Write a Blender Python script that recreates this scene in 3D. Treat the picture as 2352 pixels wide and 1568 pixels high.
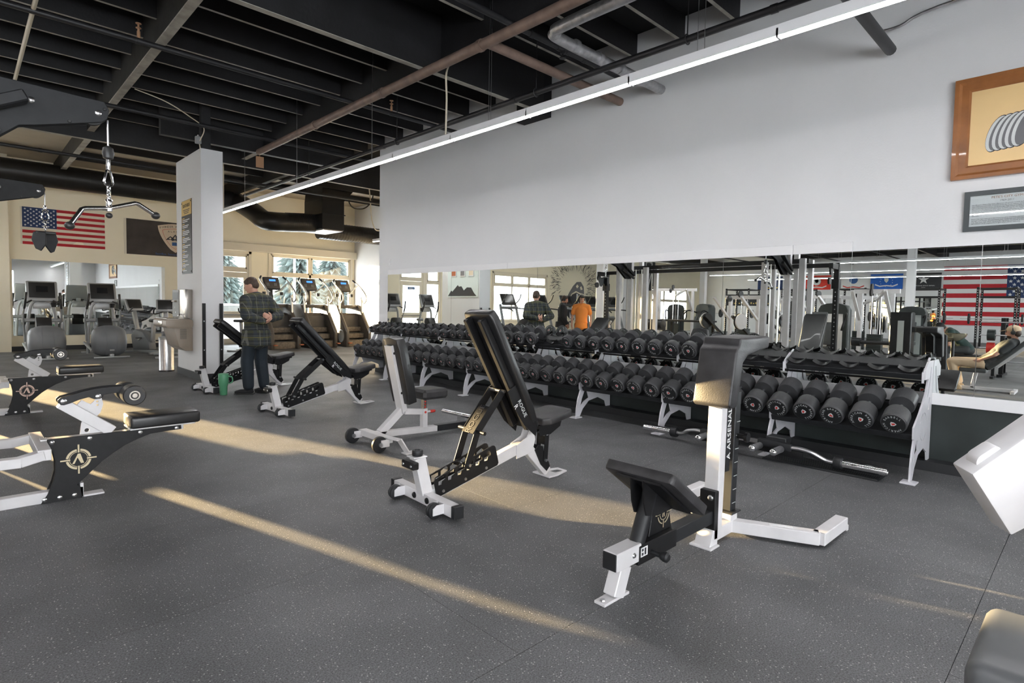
import bpy, bmesh, math, random
from mathutils import Vector, Matrix, geometry
R = math.radians
random.seed(7)
for o in list(bpy.data.objects): bpy.data.objects.remove(o)
SC = bpy.context.scene
COL = SC.collection

# ---------------------------------------------------------------- camera
YAW, PITCH, ROLL, FPX = R(44.06), R(2.85), R(1.07), 1314.0
cy, sy = math.cos(YAW), math.sin(YAW)
fw = Vector((sy*math.cos(PITCH), cy*math.cos(PITCH), -math.sin(PITCH)))
rt = Vector((cy, -sy, 0)); up = rt.cross(fw)
rt, up = math.cos(ROLL)*rt+math.sin(ROLL)*up, -math.sin(ROLL)*rt+math.cos(ROLL)*up
cam = bpy.data.cameras.new('camera'); camo = bpy.data.objects.new('camera', cam); COL.objects.link(camo)
cam.sensor_fit = 'HORIZONTAL'; cam.sensor_width = 36; cam.lens = FPX/2352*36
cam.shift_y = -14.5/2352; cam.clip_start = 0.02; cam.clip_end = 400
m = Matrix((rt, up, -fw)).transposed().to_4x4(); m.translation = (0, 0, 1.40)
camo.matrix_world = m
SC.camera = camo

# ---------------------------------------------------------------- view, world, sun
SC.view_settings.view_transform = 'Standard'; SC.view_settings.look = 'None'
SC.view_settings.gamma = 1.0; SC.view_settings.use_curve_mapping = False
SC.view_settings.exposure = 1.75
W = bpy.data.worlds.new('sky'); SC.world = W; W.use_nodes = True
bg = W.node_tree.nodes['Background']
bg.inputs[0].default_value = (0.92, 0.96, 1.0, 1); bg.inputs[1].default_value = 4.0
sun = bpy.data.lights.new('sun', 'SUN'); suno = bpy.data.objects.new('sun', sun); COL.objects.link(suno)
sun.energy = 25; sun.angle = R(0.53); sun.color = (1.0, 0.70, 0.36)
suno.rotation_euler = Vector((0.275, -1.0, -0.103)).to_track_quat('-Z', 'Y').to_euler()
suno.location = (-4, 30, 6)

# ---------------------------------------------------------------- materials
def nm(name):
    m = bpy.data.materials.new(name); m.use_nodes = True
    nt = m.node_tree; return m, nt, nt.nodes['Principled BSDF'], nt.links
MATS = {}
def mat(name, col, rough=0.5, metal=0.0, var=0.0, vscale=6.0, bump=0.0, bscale=60.0, spec=0.5, coat=0.0, emit=None, es=0.0, rand=0.0):
    m, nt, b, L = nm(name)
    b.inputs['Base Color'].default_value = (*col, 1); b.inputs['Roughness'].default_value = rough
    b.inputs['Metallic'].default_value = metal; b.inputs['Specular IOR Level'].default_value = spec
    if coat: b.inputs['Coat Weight'].default_value = coat
    if emit: b.inputs['Emission Color'].default_value = (*emit, 1); b.inputs['Emission Strength'].default_value = es
    tc = nt.nodes.new('ShaderNodeTexCoord')
    if var or rand:
        n = nt.nodes.new('ShaderNodeTexNoise'); n.inputs['Scale'].default_value = vscale; n.inputs['Detail'].default_value = 6
        L.new(tc.outputs['Object'], n.inputs['Vector'])
        r = nt.nodes.new('ShaderNodeMapRange'); r.inputs[1].default_value = .3; r.inputs[2].default_value = .7
        r.inputs[3].default_value = 1-var; r.inputs[4].default_value = 1+var
        L.new(n.outputs[0], r.inputs[0])
        val = r.outputs[0]
        if rand:
            oi = nt.nodes.new('ShaderNodeObjectInfo'); mr = nt.nodes.new('ShaderNodeMapRange')
            mr.inputs[3].default_value = 1-rand; mr.inputs[4].default_value = 1+rand
            L.new(oi.outputs['Random'], mr.inputs[0])
            mu = nt.nodes.new('ShaderNodeMath'); mu.operation = 'MULTIPLY'; L.new(val, mu.inputs[0]); L.new(mr.outputs[0], mu.inputs[1]); val = mu.outputs[0]
        mx = nt.nodes.new('ShaderNodeVectorMath'); mx.operation = 'SCALE'; mx.inputs[0].default_value = col
        L.new(val, mx.inputs['Scale']); L.new(mx.outputs[0], b.inputs['Base Color'])
    if bump:
        n2 = nt.nodes.new('ShaderNodeTexNoise'); n2.inputs['Scale'].default_value = bscale; n2.inputs['Detail'].default_value = 4
        L.new(tc.outputs['Object'], n2.inputs['Vector'])
        bp = nt.nodes.new('ShaderNodeBump'); bp.inputs['Strength'].default_value = bump; bp.inputs['Distance'].default_value = .01
        L.new(n2.outputs[0], bp.inputs['Height']); L.new(bp.outputs[0], b.inputs['Normal'])
    MATS[name] = m
    return m
mat('wall_white', (.66, .665, .675), .6, var=.02, vscale=1.2, bump=.12, bscale=55)
mat('wall_cream', (.90, .83, .65), .65, var=.03, vscale=.8, bump=.1, bscale=50)
mat('trim_white', (.72, .72, .73), .45)
mat('trim_cream', (.74, .68, .55), .45)
mat('dado_dark', (.024, .031, .030), .42, var=.3, vscale=3, bump=.05)
mat('base_black', (.018, .019, .021), .5)
mat('joist_black', (.0085, .0085, .0100), .6, var=.35, vscale=4, bump=.25, bscale=24)
mat('deck_black', (.004, .005, .007), .75, var=.3, vscale=2)
mat('beam_grey', (.026, .025, .024), .6, var=.45, vscale=5, bump=.3, bscale=30)
mat('timber_lit_edge', (.30, .285, .25), .7, var=.3, vscale=6, bump=.2, bscale=30)  # light on the timber undersides, painted in as a paler colour
mat('ceiling_beige', (.36, .31, .24), .75, var=.08, vscale=1.5)
mat('pipe_black', (.016, .016, .018), .45, var=.2)
mat('pipe_brown', (.17, .115, .09), .55, var=.25, vscale=7)
mat('pipe_foil', (.42, .42, .43), .38, .75, var=.2, vscale=16, bump=.6, bscale=26)
mat('duct_black', (.022, .021, .020), .38, .3, var=.15, bump=.05)
mat('white_paint', (.64, .63, .64), .35, var=.05, vscale=9, coat=.2)
mat('rack_white', (.56, .56, .59), .4, var=.05, vscale=9)
mat('black_metal', (.010, .010, .011), .40, var=.2, vscale=20, spec=.3, coat=.06)
mat('black_satin', (.017, .018, .020), .45, var=.2, vscale=14, spec=.35)
mat('vinyl', (.013, .013, .014), .40, var=.3, vscale=8, bump=.10, bscale=180, coat=.12)
mat('vinyl_worn', (.030, .029, .031), .44, var=.45, vscale=9, bump=.14, bscale=160)
mat('pad_grey', (.11, .115, .12), .42, var=.06)
mat('vinyl_grey', (.055, .06, .062), .5, var=.15, vscale=5, bump=.06, bscale=150)
mat('urethane', (.042, .043, .046), .48, var=.22, vscale=22, bump=.05, bscale=80)
mat('urethane_face', (.010, .011, .012), .42, var=.2)
mat('chrome', (.78, .78, .79), .10, 1.0)
mat('steel', (.55, .55, .56), .28, 1.0, var=.1, vscale=20)
mat('grip_grey', (.20, .20, .21), .45, .6, var=.2, vscale=60, bump=.3, bscale=300)
mat('aluminium', (.74, .73, .70), .32, .75)
mat('print_grey', (.60, .62, .62), .5)
mat('print_dim', (.13, .13, .13), .5)
mat('print_white', (.75, .75, .75), .5)
mat('print_gold', (.62, .42, .12), .45)
mat('logo_bronze', (.62, .53, .36), .35, .4)
mat('logo_copper', (.66, .48, .40), .35, .4)
mat('red', (.55, .035, .025), .45)
mat('red_cloth', (.47, .02, .03), .8, var=.1, vscale=4)
mat('navy_cloth', (.022, .045, .13), .8, var=.1, vscale=4)
mat('cream_cloth', (.74, .68, .55), .8)
mat('white_cloth', (.74, .74, .74), .8)
mat('brown_cloth', (.052, .043, .038), .7, var=.25, vscale=3)
mat('blue_cloth', (.02, .13, .52), .75, var=.1)
mat('grey_cloth', (.035, .037, .04), .75)
mat('scarlet_cloth', (.70, .05, .03), .75)
mat('blue_print', (.04, .12, .32), .6)
mat('tan_print', (.70, .58, .44), .6)
mat('yellow', (.75, .50, .05), .5)
mat('orange_plastic', (.45, .13, .05), .5)
mat('teal_green', (.09, .30, .16), .4, var=.05)
mat('taupe', (.30, .25, .20), .4, var=.05)
mat('dark_taupe', (.10, .09, .08), .4)
mat('stainless', (.50, .47, .43), .26, 1.0, var=.06)
mat('silver_plastic', (.36, .37, .37), .35, .3)
mat('grey_plastic', (.165, .175, .188), .42, var=.06)
mat('dark_plastic', (.022, .022, .022), .38)
mat('stair_plastic', (.075, .064, .052), .38, var=.15)
mat('stair_tread', (.17, .135, .095), .6, var=.3, vscale=18)
mat('screen_dark', (.015, .016, .018), .18)
mat('screen_blue', (.02, .06, .3), .3, emit=(.03, .13, .75), es=1.2)
mat('wood_frame', (.30, .115, .035), .35, var=.22, vscale=5, coat=.3)
mat('picture_gold', (.80, .56, .27), .4, var=.05, vscale=2)
mat('ink', (.02, .02, .026), .5)
mat('ink_grey', (.16, .16, .17), .5)
mat('paper', (.76, .76, .77), .35)
mat('frame_slate', (.055, .065, .07), .4)
mat('cardboard', (.36, .20, .11), .7)
mat('cable_cream', (.62, .56, .44), .5)
mat('snow', (.80, .84, .90), .7)
mat('spruce', (.075, .10, .095), .8, var=.4, vscale=3)
mat('bark', (.06, .045, .035), .9)
mat('car_paint', (.55, .58, .62), .25)
mat('car_glass', (.05, .06, .07), .1)
mat('skin', (.52, .29, .21), .5, var=.06, vscale=9)
mat('hair_brown', (.055, .033, .022), .65, var=.35, vscale=40)
mat('hair_dark', (.016, .011, .009), .6, var=.3, vscale=40)
mat('trousers_navy', (.010, .017, .025), .8, var=.25, vscale=4, bump=.2, bscale=8)
mat('cloth_black', (.013, .013, .015), .8, var=.2, vscale=4)
mat('cloth_orange', (.78, .26, .05), .8, var=.06, vscale=4)
mat('cloth_khaki', (.52, .39, .26), .8, var=.1, vscale=5)
mat('cloth_charcoal', (.026, .028, .029), .8, var=.15)
mat('cloth_green', (.012, .032, .028), .8, var=.15)
mat('shoe_tan', (.45, .33, .20), .7)
mat('bronze_bowl', (.62, .56, .40), .22, .9)
mat('eye_dark', (.01, .01, .01), .2)
mat('sheet_grey', (.30, .32, .31), .5)
mat('board_pale', (.55, .62, .60), .25)
mat('housing_white', (.80, .80, .82), .4)
mat('exit_white', (.8, .79, .7), .4)

def special():
    # rubber floor: dark grey crumb rubber with pale flecks, scuffed smoother and lighter in patches
    m, nt, b, L = nm('rubber_floor'); MATS['rubber_floor'] = m
    g = nt.nodes.new('ShaderNodeNewGeometry')
    vo = nt.nodes.new('ShaderNodeTexVoronoi'); vo.inputs['Scale'].default_value = 72
    L.new(g.outputs['Position'], vo.inputs['Vector'])
    cr = nt.nodes.new('ShaderNodeValToRGB'); cr.color_ramp.elements[0].position = .16; cr.color_ramp.elements[0].color = (1, 1, 1, 1)
    cr.color_ramp.elements[1].position = .26; cr.color_ramp.elements[1].color = (0, 0, 0, 1); L.new(vo.outputs['Distance'], cr.inputs[0])
    sep = nt.nodes.new('ShaderNodeSeparateColor'); L.new(vo.outputs['Color'], sep.inputs[0])
    gt = nt.nodes.new('ShaderNodeMath'); gt.operation = 'GREATER_THAN'; gt.inputs[1].default_value = .66; L.new(sep.outputs[0], gt.inputs[0])
    fl = nt.nodes.new('ShaderNodeMath'); fl.operation = 'MULTIPLY'; L.new(cr.outputs[0], fl.inputs[0]); L.new(gt.outputs[0], fl.inputs[1])
    n1 = nt.nodes.new('ShaderNodeTexNoise'); n1.inputs['Scale'].default_value = 1.3; n1.inputs['Detail'].default_value = 7; L.new(g.outputs['Position'], n1.inputs['Vector'])
    n2 = nt.nodes.new('ShaderNodeTexNoise'); n2.inputs['Scale'].default_value = 150; n2.inputs['Detail'].default_value = 2; L.new(g.outputs['Position'], n2.inputs['Vector'])
    oi = nt.nodes.new('ShaderNodeObjectInfo')
    def rng(src, a, c, lo=.3, hi=.7):
        r = nt.nodes.new('ShaderNodeMapRange'); r.inputs[1].default_value = lo; r.inputs[2].default_value = hi; r.inputs[3].default_value = a; r.inputs[4].default_value = c
        L.new(src, r.inputs[0]); return r.outputs[0]
    def mul(a, c):
        q = nt.nodes.new('ShaderNodeMath'); q.operation = 'MULTIPLY'; L.new(a, q.inputs[0]); L.new(c, q.inputs[1]); return q.outputs[0]
    v = mul(mul(rng(n1.outputs[0], .78, 1.28), rng(n2.outputs[0], .45, 1.6)), rng(oi.outputs['Random'], .93, 1.07, 0, 1))
    sc = nt.nodes.new('ShaderNodeVectorMath'); sc.operation = 'SCALE'; sc.inputs[0].default_value = (.098, .100, .104); L.new(v, sc.inputs['Scale'])
    mx = nt.nodes.new('ShaderNodeMix'); mx.data_type = 'RGBA'; mx.inputs['B'].default_value = (.40, .39, .37, 1)
    L.new(fl.outputs[0], mx.inputs['Factor']); L.new(sc.outputs[0], mx.inputs['A']); L.new(mx.outputs['Result'], b.inputs['Base Color'])
    L.new(rng(n1.outputs[0], .62, .50), b.inputs['Roughness'])
    bp = nt.nodes.new('ShaderNodeBump'); bp.inputs['Strength'].default_value = .35; bp.inputs['Distance'].default_value = .004
    L.new(n2.outputs[0], bp.inputs['Height']); L.new(bp.outputs[0], b.inputs['Normal'])
    # mirror
    m, nt, b, L = nm('mirror'); MATS['mirror'] = m
    b.inputs['Base Color'].default_value = (.86, .90, .88, 1); b.inputs['Metallic'].default_value = 1; b.inputs['Roughness'].default_value = 0.0
    # window glass
    m, nt, b, L = nm('glass'); MATS['glass'] = m
    out = nt.nodes['Material Output']; nt.nodes.remove(b)
    t = nt.nodes.new('ShaderNodeBsdfTransparent'); t.inputs[0].default_value = (.94, .96, .96, 1)
    gl = nt.nodes.new('ShaderNodeBsdfGlossy'); gl.inputs['Roughness'].default_value = .02
    ms = nt.nodes.new('ShaderNodeMixShader'); ms.inputs[0].default_value = .07
    L.new(t.outputs[0], ms.inputs[1]); L.new(gl.outputs[0], ms.inputs[2]); L.new(ms.outputs[0], out.inputs[0])
    # led diffuser
    m, nt, b, L = nm('led'); MATS['led'] = m
    b.inputs['Base Color'].default_value = (.9, .9, .92, 1); b.inputs['Emission Color'].default_value = (1, .975, .98, 1); b.inputs['Emission Strength'].default_value = LED
    # plaid flannel: crossing bands over dark green grey
    m, nt, b, L = nm('plaid'); MATS['plaid'] = m
    tc = nt.nodes.new('ShaderNodeTexCoord'); sp = nt.nodes.new('ShaderNodeSeparateXYZ'); 
    nz = nt.nodes.new('ShaderNodeTexNoise'); nz.inputs['Scale'].default_value = 5; L.new(tc.outputs['Object'], nz.inputs['Vector'])
    wm = nt.nodes.new('ShaderNodeMix'); wm.data_type = 'VECTOR'; wm.inputs['Factor'].default_value = .035
    L.new(tc.outputs['Object'], wm.inputs['A']); L.new(nz.outputs['Color'], wm.inputs['B']); L.new(wm.outputs['Result'], sp.inputs[0])
    base = (.021, .024, .024, 1)
    cur = None
    for ax, per, off, w, colr, fac in (('Z', .105, 0, .34, (.050, .052, .026, 1), .8), ('X', .105, .01, .34, (.020, .028, .040, 1), .6), ('Z', .105, .045, .07, (.18, .18, .15, 1), .35), ('X', .105, .055, .09, (.20, .20, .18, 1), .42), ('Z', .21, .07, .05, (.16, .14, .03, 1), .7)):
        a = nt.nodes.new('ShaderNodeMath'); a.operation = 'ADD'; a.inputs[1].default_value = off+10; L.new(sp.outputs[ax], a.inputs[0])
        d = nt.nodes.new('ShaderNodeMath'); d.operation = 'DIVIDE'; d.inputs[1].default_value = per; L.new(a.outputs[0], d.inputs[0])
        f = nt.nodes.new('ShaderNodeMath'); f.operation = 'FRACT'; L.new(d.outputs[0], f.inputs[0])
        lt = nt.nodes.new('ShaderNodeMath'); lt.operation = 'LESS_THAN'; lt.inputs[1].default_value = w; L.new(f.outputs[0], lt.inputs[0])
        fm = nt.nodes.new('ShaderNodeMath'); fm.operation = 'MULTIPLY'; fm.inputs[1].default_value = fac; L.new(lt.outputs[0], fm.inputs[0])
        x = nt.nodes.new('ShaderNodeMix'); x.data_type = 'RGBA'; x.inputs['B'].default_value = colr
        L.new(fm.outputs[0], x.inputs['Factor'])
        if cur is None: x.inputs['A'].default_value = base
        else: L.new(cur, x.inputs['A'])
        cur = x.outputs['Result']
    L.new(cur, b.inputs['Base Color']); b.inputs['Roughness'].default_value = .85
    # spiral duct: fine ribs
    m = MATS['duct_black']; nt = m.node_tree; b = nt.nodes['Principled BSDF']
LED = 18.0
special()

# ---------------------------------------------------------------- mesh building
class B:
    def __init__(s): s.v = []; s.f = []
    def add(s, vs, fs):
        n = len(s.v); s.v += [tuple(x) for x in vs]; s.f += [tuple(i+n for i in f) for f in fs]; return s
    def box(s, c, d, rot=None):
        c = Vector(c); x, y, z = d[0]/2, d[1]/2, d[2]/2
        P = [Vector(p) for p in ((-x,-y,-z),(x,-y,-z),(x,y,-z),(-x,y,-z),(-x,-y,z),(x,-y,z),(x,y,z),(-x,y,z))]
        if rot is not None: P = [rot @ p for p in P]
        return s.add([c+p for p in P], [(0,3,2,1),(4,5,6,7),(0,1,5,4),(1,2,6,5),(2,3,7,6),(3,0,4,7)])
    def bb(s, x0, x1, y0, y1, z0, z1):
        return s.box(((x0+x1)/2, (y0+y1)/2, (z0+z1)/2), (abs(x1-x0), abs(y1-y0), abs(z1-z0)))
    def bar(s, a, b, w, h, upv=(0, 0, 1)):
        "rectangular bar from a to b; w across, h along the 'up' side"
        a, b = Vector(a), Vector(b); d = (b-a).normalized(); u = Vector(upv)
        if abs(d.dot(u)) > .98: u = Vector((1, 0, 0))
        r = d.cross(u).normalized(); u = r.cross(d).normalized()
        P = []
        for p in (a, b): P += [p-r*w/2-u*h/2, p+r*w/2-u*h/2, p+r*w/2+u*h/2, p-r*w/2+u*h/2]
        return s.add(P, [(0,1,2,3)[::-1], (4,5,6,7), (0,1,5,4), (1,2,6,5), (2,3,7,6), (3,0,4,7)])
    def tube(s, pts, r, n=10, closed=False):
        pts = [Vector(p) for p in pts]; k = len(pts); rr = r if isinstance(r, (list, tuple)) else [r]*k
        rings = []; prev = None
        for i, p in enumerate(pts):
            if closed: t = pts[(i+1) % k]-pts[i-1]
            else: t = pts[min(i+1, k-1)]-pts[max(i-1, 0)]
            t.normalize()
            if prev is None:
                q = Vector((0, 0, 1)) if abs(t.z) < .9 else Vector((1, 0, 0)); u = t.cross(q).normalized()
            else:
                u = (prev-t*prev.dot(t)).normalized()
            prev = u; w = t.cross(u)
            rings.append([p+(u*math.cos(2*math.pi*j/n)+w*math.sin(2*math.pi*j/n))*rr[i] for j in range(n)])
        vs = [q for g in rings for q in g]; fs = []
        for i in range(k if closed else k-1):
            for j in range(n):
                a = i*n+j; b_ = i*n+(j+1) % n; c = ((i+1) % k)*n+(j+1) % n; d = ((i+1) % k)*n+j
                fs.append((a, b_, c, d))
        if not closed: fs += [tuple(range(n))[::-1], tuple((k-1)*n+j for j in range(n))]
        return s.add(vs, fs)
    def cyl(s, a, b, r, n=16): return s.tube([a, b], r, n)
    def lathe(s, prof, o=(0, 0, 0), ax=(0, 0, 1), n=24):
        "prof: (radius, distance along ax)"
        o, ax = Vector(o), Vector(ax).normalized(); q = Vector((0, 0, 1)) if abs(ax.z) < .9 else Vector((1, 0, 0))
        u = ax.cross(q).normalized(); w = ax.cross(u); vs = []; fs = []
        for r, t in prof: vs += [o+ax*t+(u*math.cos(2*math.pi*j/n)+w*math.sin(2*math.pi*j/n))*max(r, 1e-4) for j in range(n)]
        for i in range(len(prof)-1):
            for j in range(n): fs.append((i*n+j, i*n+(j+1) % n, (i+1)*n+(j+1) % n, (i+1)*n+j))
        fs += [tuple(range(n))[::-1], tuple((len(prof)-1)*n+j for j in range(n))]
        return s.add(vs, fs)
    def prism(s, poly, o, ux, uy, t, holes=()):
        "polygon (with holes) in the plane of ux, uy at o, extruded t along ux x uy, centred"
        o, ux, uy = Vector(o), Vector(ux).normalized(), Vector(uy).normalized(); nn = ux.cross(uy).normalized()
        loops = [list(poly)]+[list(h) for h in holes]
        tri = geometry.tessellate_polygon([[Vector((p[0], p[1], 0)) for p in l] for l in loops])
        flat = [p for l in loops for p in l]; n = len(flat)
        vs = [o+ux*p[0]+uy*p[1]-nn*t/2 for p in flat]+[o+ux*p[0]+uy*p[1]+nn*t/2 for p in flat]
        fs = []
        for a, b, c in tri:
            pa, pb, pc = flat[a], flat[b], flat[c]
            cr = (pb[0]-pa[0])*(pc[1]-pa[1])-(pb[1]-pa[1])*(pc[0]-pa[0])
            if cr < 0: b, c = c, b
            fs += [(a, c, b), (a+n, b+n, c+n)]
        st = 0
        for l in loops:
            k = len(l)
            for i in range(k): fs.append((st+i, st+(i+1) % k, st+(i+1) % k+n, st+i+n))
            st += k
        return s.add(vs, fs)
    def ell(s, c, r, n=16, m=10, rot=None):
        c = Vector(c); vs = []; fs = []
        for i in range(m+1):
            th = math.pi*i/m
            for j in range(n):
                p = Vector((r[0]*math.sin(th)*math.cos(2*math.pi*j/n), r[1]*math.sin(th)*math.sin(2*math.pi*j/n), r[2]*math.cos(th)))
                vs.append(c+(rot @ p if rot is not None else p))
        for i in range(m):
            for j in range(n): fs.append((i*n+j, (i+1)*n+j, (i+1)*n+(j+1) % n, i*n+(j+1) % n))
        return s.add(vs, fs)
    def mesh(s, name, bev=0, seg=2, ang=35, flat=False):
        bm = bmesh.new(); V = [bm.verts.new(v) for v in s.v]
        for f in s.f:
            try: bm.faces.new([V[i] for i in f])
            except ValueError: pass
        bmesh.ops.recalc_face_normals(bm, faces=bm.faces[:])
        if bev:
            bm.normal_update()
            es = [e for e in bm.edges if len(e.link_faces) == 2 and e.calc_face_angle(0) > R(28)]
            bmesh.ops.bevel(bm, geom=es, offset=bev, segments=seg, profile=.5, affect='EDGES', clamp_overlap=True)
        me = bpy.data.meshes.new(name); bm.to_mesh(me); bm.free()
        if not flat:
            me.polygons.foreach_set('use_smooth', [True]*len(me.polygons)); me.set_sharp_from_angle(angle=R(ang))
        return me
    def build(s, name, m, parent=None, bev=0, seg=2, ang=35, flat=False, kind=None, label=None):
        return link(name, s.mesh(name, bev, seg, ang, flat), m, parent, kind, label)
def link(name, me, m, parent=None, kind=None, label=None):
    if m is not None and not len(me.materials): me.materials.append(MATS[m] if isinstance(m, str) else m)
    o = bpy.data.objects.new(name, me); COL.objects.link(o)
    if parent is not None: o.parent = parent
    if kind: o['kind'] = kind
    if label: o['label'] = label
    return o
def inst(src, parent, loc=(0, 0, 0), rot=(0, 0, 0), scale=(1, 1, 1), name=None):
    o = src.copy(); COL.objects.link(o); o.parent = parent; o.location = loc; o.rotation_euler = rot; o.scale = scale
    if name: o.name = name
    return o
def thing(name, label, cat, loc=(0, 0, 0), rz=0, group=None):
    o = bpy.data.objects.new(name, None); COL.objects.link(o); o.empty_display_size = .1
    o.location = loc; o.rotation_euler = (0, 0, rz); o['label'] = label; o['category'] = cat
    if group: o['group'] = group
    return o
def tag(o, label, cat, group=None):
    o['label'] = label; o['category'] = cat
    if group: o['group'] = group
    return o
def S(o): o['kind'] = 'structure'; return o
def dup(root, loc, rz=None, label=None):
    r = root.copy(); COL.objects.link(r); r.location = loc
    if rz is not None: r.rotation_euler = (0, 0, rz)
    if label: r['label'] = label
    for ch in root.children:
        c = ch.copy(); COL.objects.link(c); c.parent = r
        for g in ch.children:
            d = g.copy(); COL.objects.link(d); d.parent = c
    return r
TXT = {}
def text_mesh(s, size, ext=.001, align='CENTER', spacing=1.0):
    k = (s, size, ext, align, spacing)
    if k in TXT: return TXT[k]
    c = bpy.data.curves.new('lettering', 'FONT'); c.body = s; c.size = size; c.extrude = ext; c.align_x = align; c.align_y = 'CENTER'
    c.space_character = spacing; c.resolution_u = 2
    o = bpy.data.objects.new('lettering', c); COL.objects.link(o)
    bpy.context.view_layer.update()
    me = bpy.data.meshes.new_from_object(o.evaluated_get(bpy.context.evaluated_depsgraph_get()))
    bpy.data.objects.remove(o); bpy.data.curves.remove(c)
    me.materials.clear(); TXT[k] = me
    return me
def text(s, size, m, parent, o, ux, uy, ext=.001, align='CENTER', name='lettering', spacing=1.0):
    "flat lettering lying in the plane ux, uy (reading along ux)"
    me = text_mesh(s, size, ext, align, spacing).copy()
    me.materials.append(MATS[m])
    ux, uy = Vector(ux).normalized(), Vector(uy).normalized(); n = ux.cross(uy)
    M = Matrix((ux, uy, n)).transposed().to_4x4(); M.translation = Vector(o)
    me.transform(M)
    return link(name, me, None, parent)
def arc(c, r, a0, a1, n):
    return [(c[0]+r*math.cos(R(a0+(a1-a0)*i/n)), c[1]+r*math.sin(R(a0+(a1-a0)*i/n))) for i in range(n+1)]
def rrect(x0, x1, y0, y1, r, n=4):
    p = []
    for cx, cy_, a in ((x1-r, y1-r, 0), (x0+r, y1-r, 90), (x0+r, y0+r, 180), (x1-r, y0+r, 270)): p += arc((cx, cy_), r, a, a+90, n)
    return p
def smooth_path(pts, n=6):
    "Catmull-Rom through the points"
    P = [Vector(p) for p in pts]; out = []
    for i in range(len(P)-1):
        a, b, c, d = P[max(i-1, 0)], P[i], P[i+1], P[min(i+2, len(P)-1)]
        for k in range(n):
            t = k/n
            out.append(.5*((2*b)+(c-a)*t+(2*a-5*b+4*c-d)*t*t+(3*b-a-3*c+d)*t**3))
    out.append(P[-1]); return out
ORD = ['first', 'second', 'third', 'fourth', 'fifth', 'sixth', 'seventh', 'eighth', 'ninth', 'tenth', 'eleventh', 'twelfth', 'thirteenth', 'fourteenth', 'fifteenth', 'sixteenth', 'seventeenth', 'eighteenth', 'nineteenth', 'twentieth']
ORD += ['twenty-'+w for w in ORD[:9]]+['thirtieth']+['thirty-'+w for w in ORD[:9]]+['fortieth']+['forty-'+w for w in ORD[:9]]
X3, Y3, Z3 = Vector((1, 0, 0)), Vector((0, 1, 0)), Vector((0, 0, 1))
# ================================================================ setting
CEIL, JB = 4.95, 4.65
XW, XM, YB, XE, XL, YF = 6.40, 6.35, 19.7, 10.75, -25.0, -6.0
fl = S(B().bb(XL, XE+.2, YF, YB+.2, -.14, -.012).build('floor', 'base_black'))
# rubber rolls laid along X, 1.22 m wide, butt seams staggered
k = 0; y = .355-1.22*5
ms = {}
while y < YB:
    y1 = min(y+1.22, YB); y0 = max(y, YF)
    xs = [XL, -14.2+(k % 3)*1.9, -4.4+(k % 2)*1.3, 1.6+(k % 3)*1.15, 6.35 if y1 < 10.6 else XE]
    for i in range(len(xs)-1):
        if xs[i+1]-xs[i] > .1 and y1-y0 > .05:
            B().bb(xs[i]+.0012, xs[i+1]-.0012, y0+.0012, y1-.0012, -.012, 0).build('rubber_roll', 'rubber_floor', fl, flat=True)
    y += 1.22; k += 1

def wall_grid(name, m, axis, p0, p1, a0, a1, z0, z1, holes):
    "wall slab with rectangular openings; axis 'x' = wall running along x at y in p0..p1"
    aa = sorted({a0, a1, *[h[0] for h in holes], *[h[1] for h in holes]}); zz = sorted({z0, z1, *[h[2] for h in holes], *[h[3] for h in holes]})
    b = B()
    for i in range(len(aa)-1):
        run = None
        for j in range(len(zz)-1):
            ca, cz = (aa[i]+aa[i+1])/2, (zz[j]+zz[j+1])/2
            if any(h[0] < ca < h[1] and h[2] < cz < h[3] for h in holes): continue
            if axis == 'x': b.bb(aa[i], aa[i+1], p0, p1, zz[j], zz[j+1])
            else: b.bb(p0, p1, aa[i], aa[i+1], zz[j], zz[j+1])
    o = b.build(name, m, flat=True); return S(o)

D1 = (5.92, 6.92, 0, 2.98); W1 = (7.62, 10.58, .62, 3.05); D2 = (-1.18, -.02, 0, 2.98); W2 = (-2.02, -1.32, .25, 2.95); W5 = (-3.72, -2.92, .25, 2.95)  # last two openings are invented, to let the sun stripes in
W3 = (-8.7, -5.1, .75, 2.95); W4 = (-22.8, -18.4, .75, 2.75)
wall_grid('wall_back', 'wall_cream', 'x', YB, YB+.18, XL, XE, 0, 5.1, [D1, W1, D2, W2, W3, W4, W5])
wall_grid('wall_right', 'wall_white', 'y', XW, XW+.2, YF, 10.5, 0, CEIL, [])
S(B().bb(XW, XE+.2, 10.5, 10.68, 0, CEIL).build('wall_return', 'wall_white', flat=True))
S(B().bb(XE, XE+.2, 10.68, YB+.18, 0, 5.1).build('wall_end', 'wall_white', flat=True))
wall_grid('wall_left', 'wall_white', 'y', XL-.2, XL, YF, YB, 0, 5.1, [])
wall_grid('wall_front', 'wall_white', 'x', YF-.2, YF, XL, XE, 0, 5.1, [(-3.4, 2.4, .3, 3.0), (-12, -5, .3, 3.0)])
S(B().bb(.2, .955, 19.4, YB, 0, 5.0).build('wall_pier', 'wall_cream', flat=True))
ww = S(B().bb(3.02, 3.37, 10.83, 12.36, 0, 4.0).build('wall_wing', 'wall_white', flat=True))
S(B().bb(3.005, 3.385, 10.815, 12.375, 0, .13).build('baseboard_wing', 'base_black', flat=True))
S(B().bb(.955, 5.9, YB-.016, YB, 0, .12).build('baseboard_back', 'base_black', flat=True))
S(B().bb(6.372, XW, YF, 10.5, .0, .59).build('wall_dado', 'dado_dark', flat=True))
S(B().bb(6.21, 6.372, YF, 10.5, 0, .085).build('baseboard_right', 'base_black', flat=True))
S(B().bb(6.345, XW, YF, 10.3, .585, .69).build('trim_1', 'trim_white', bev=.003, seg=1))
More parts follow.
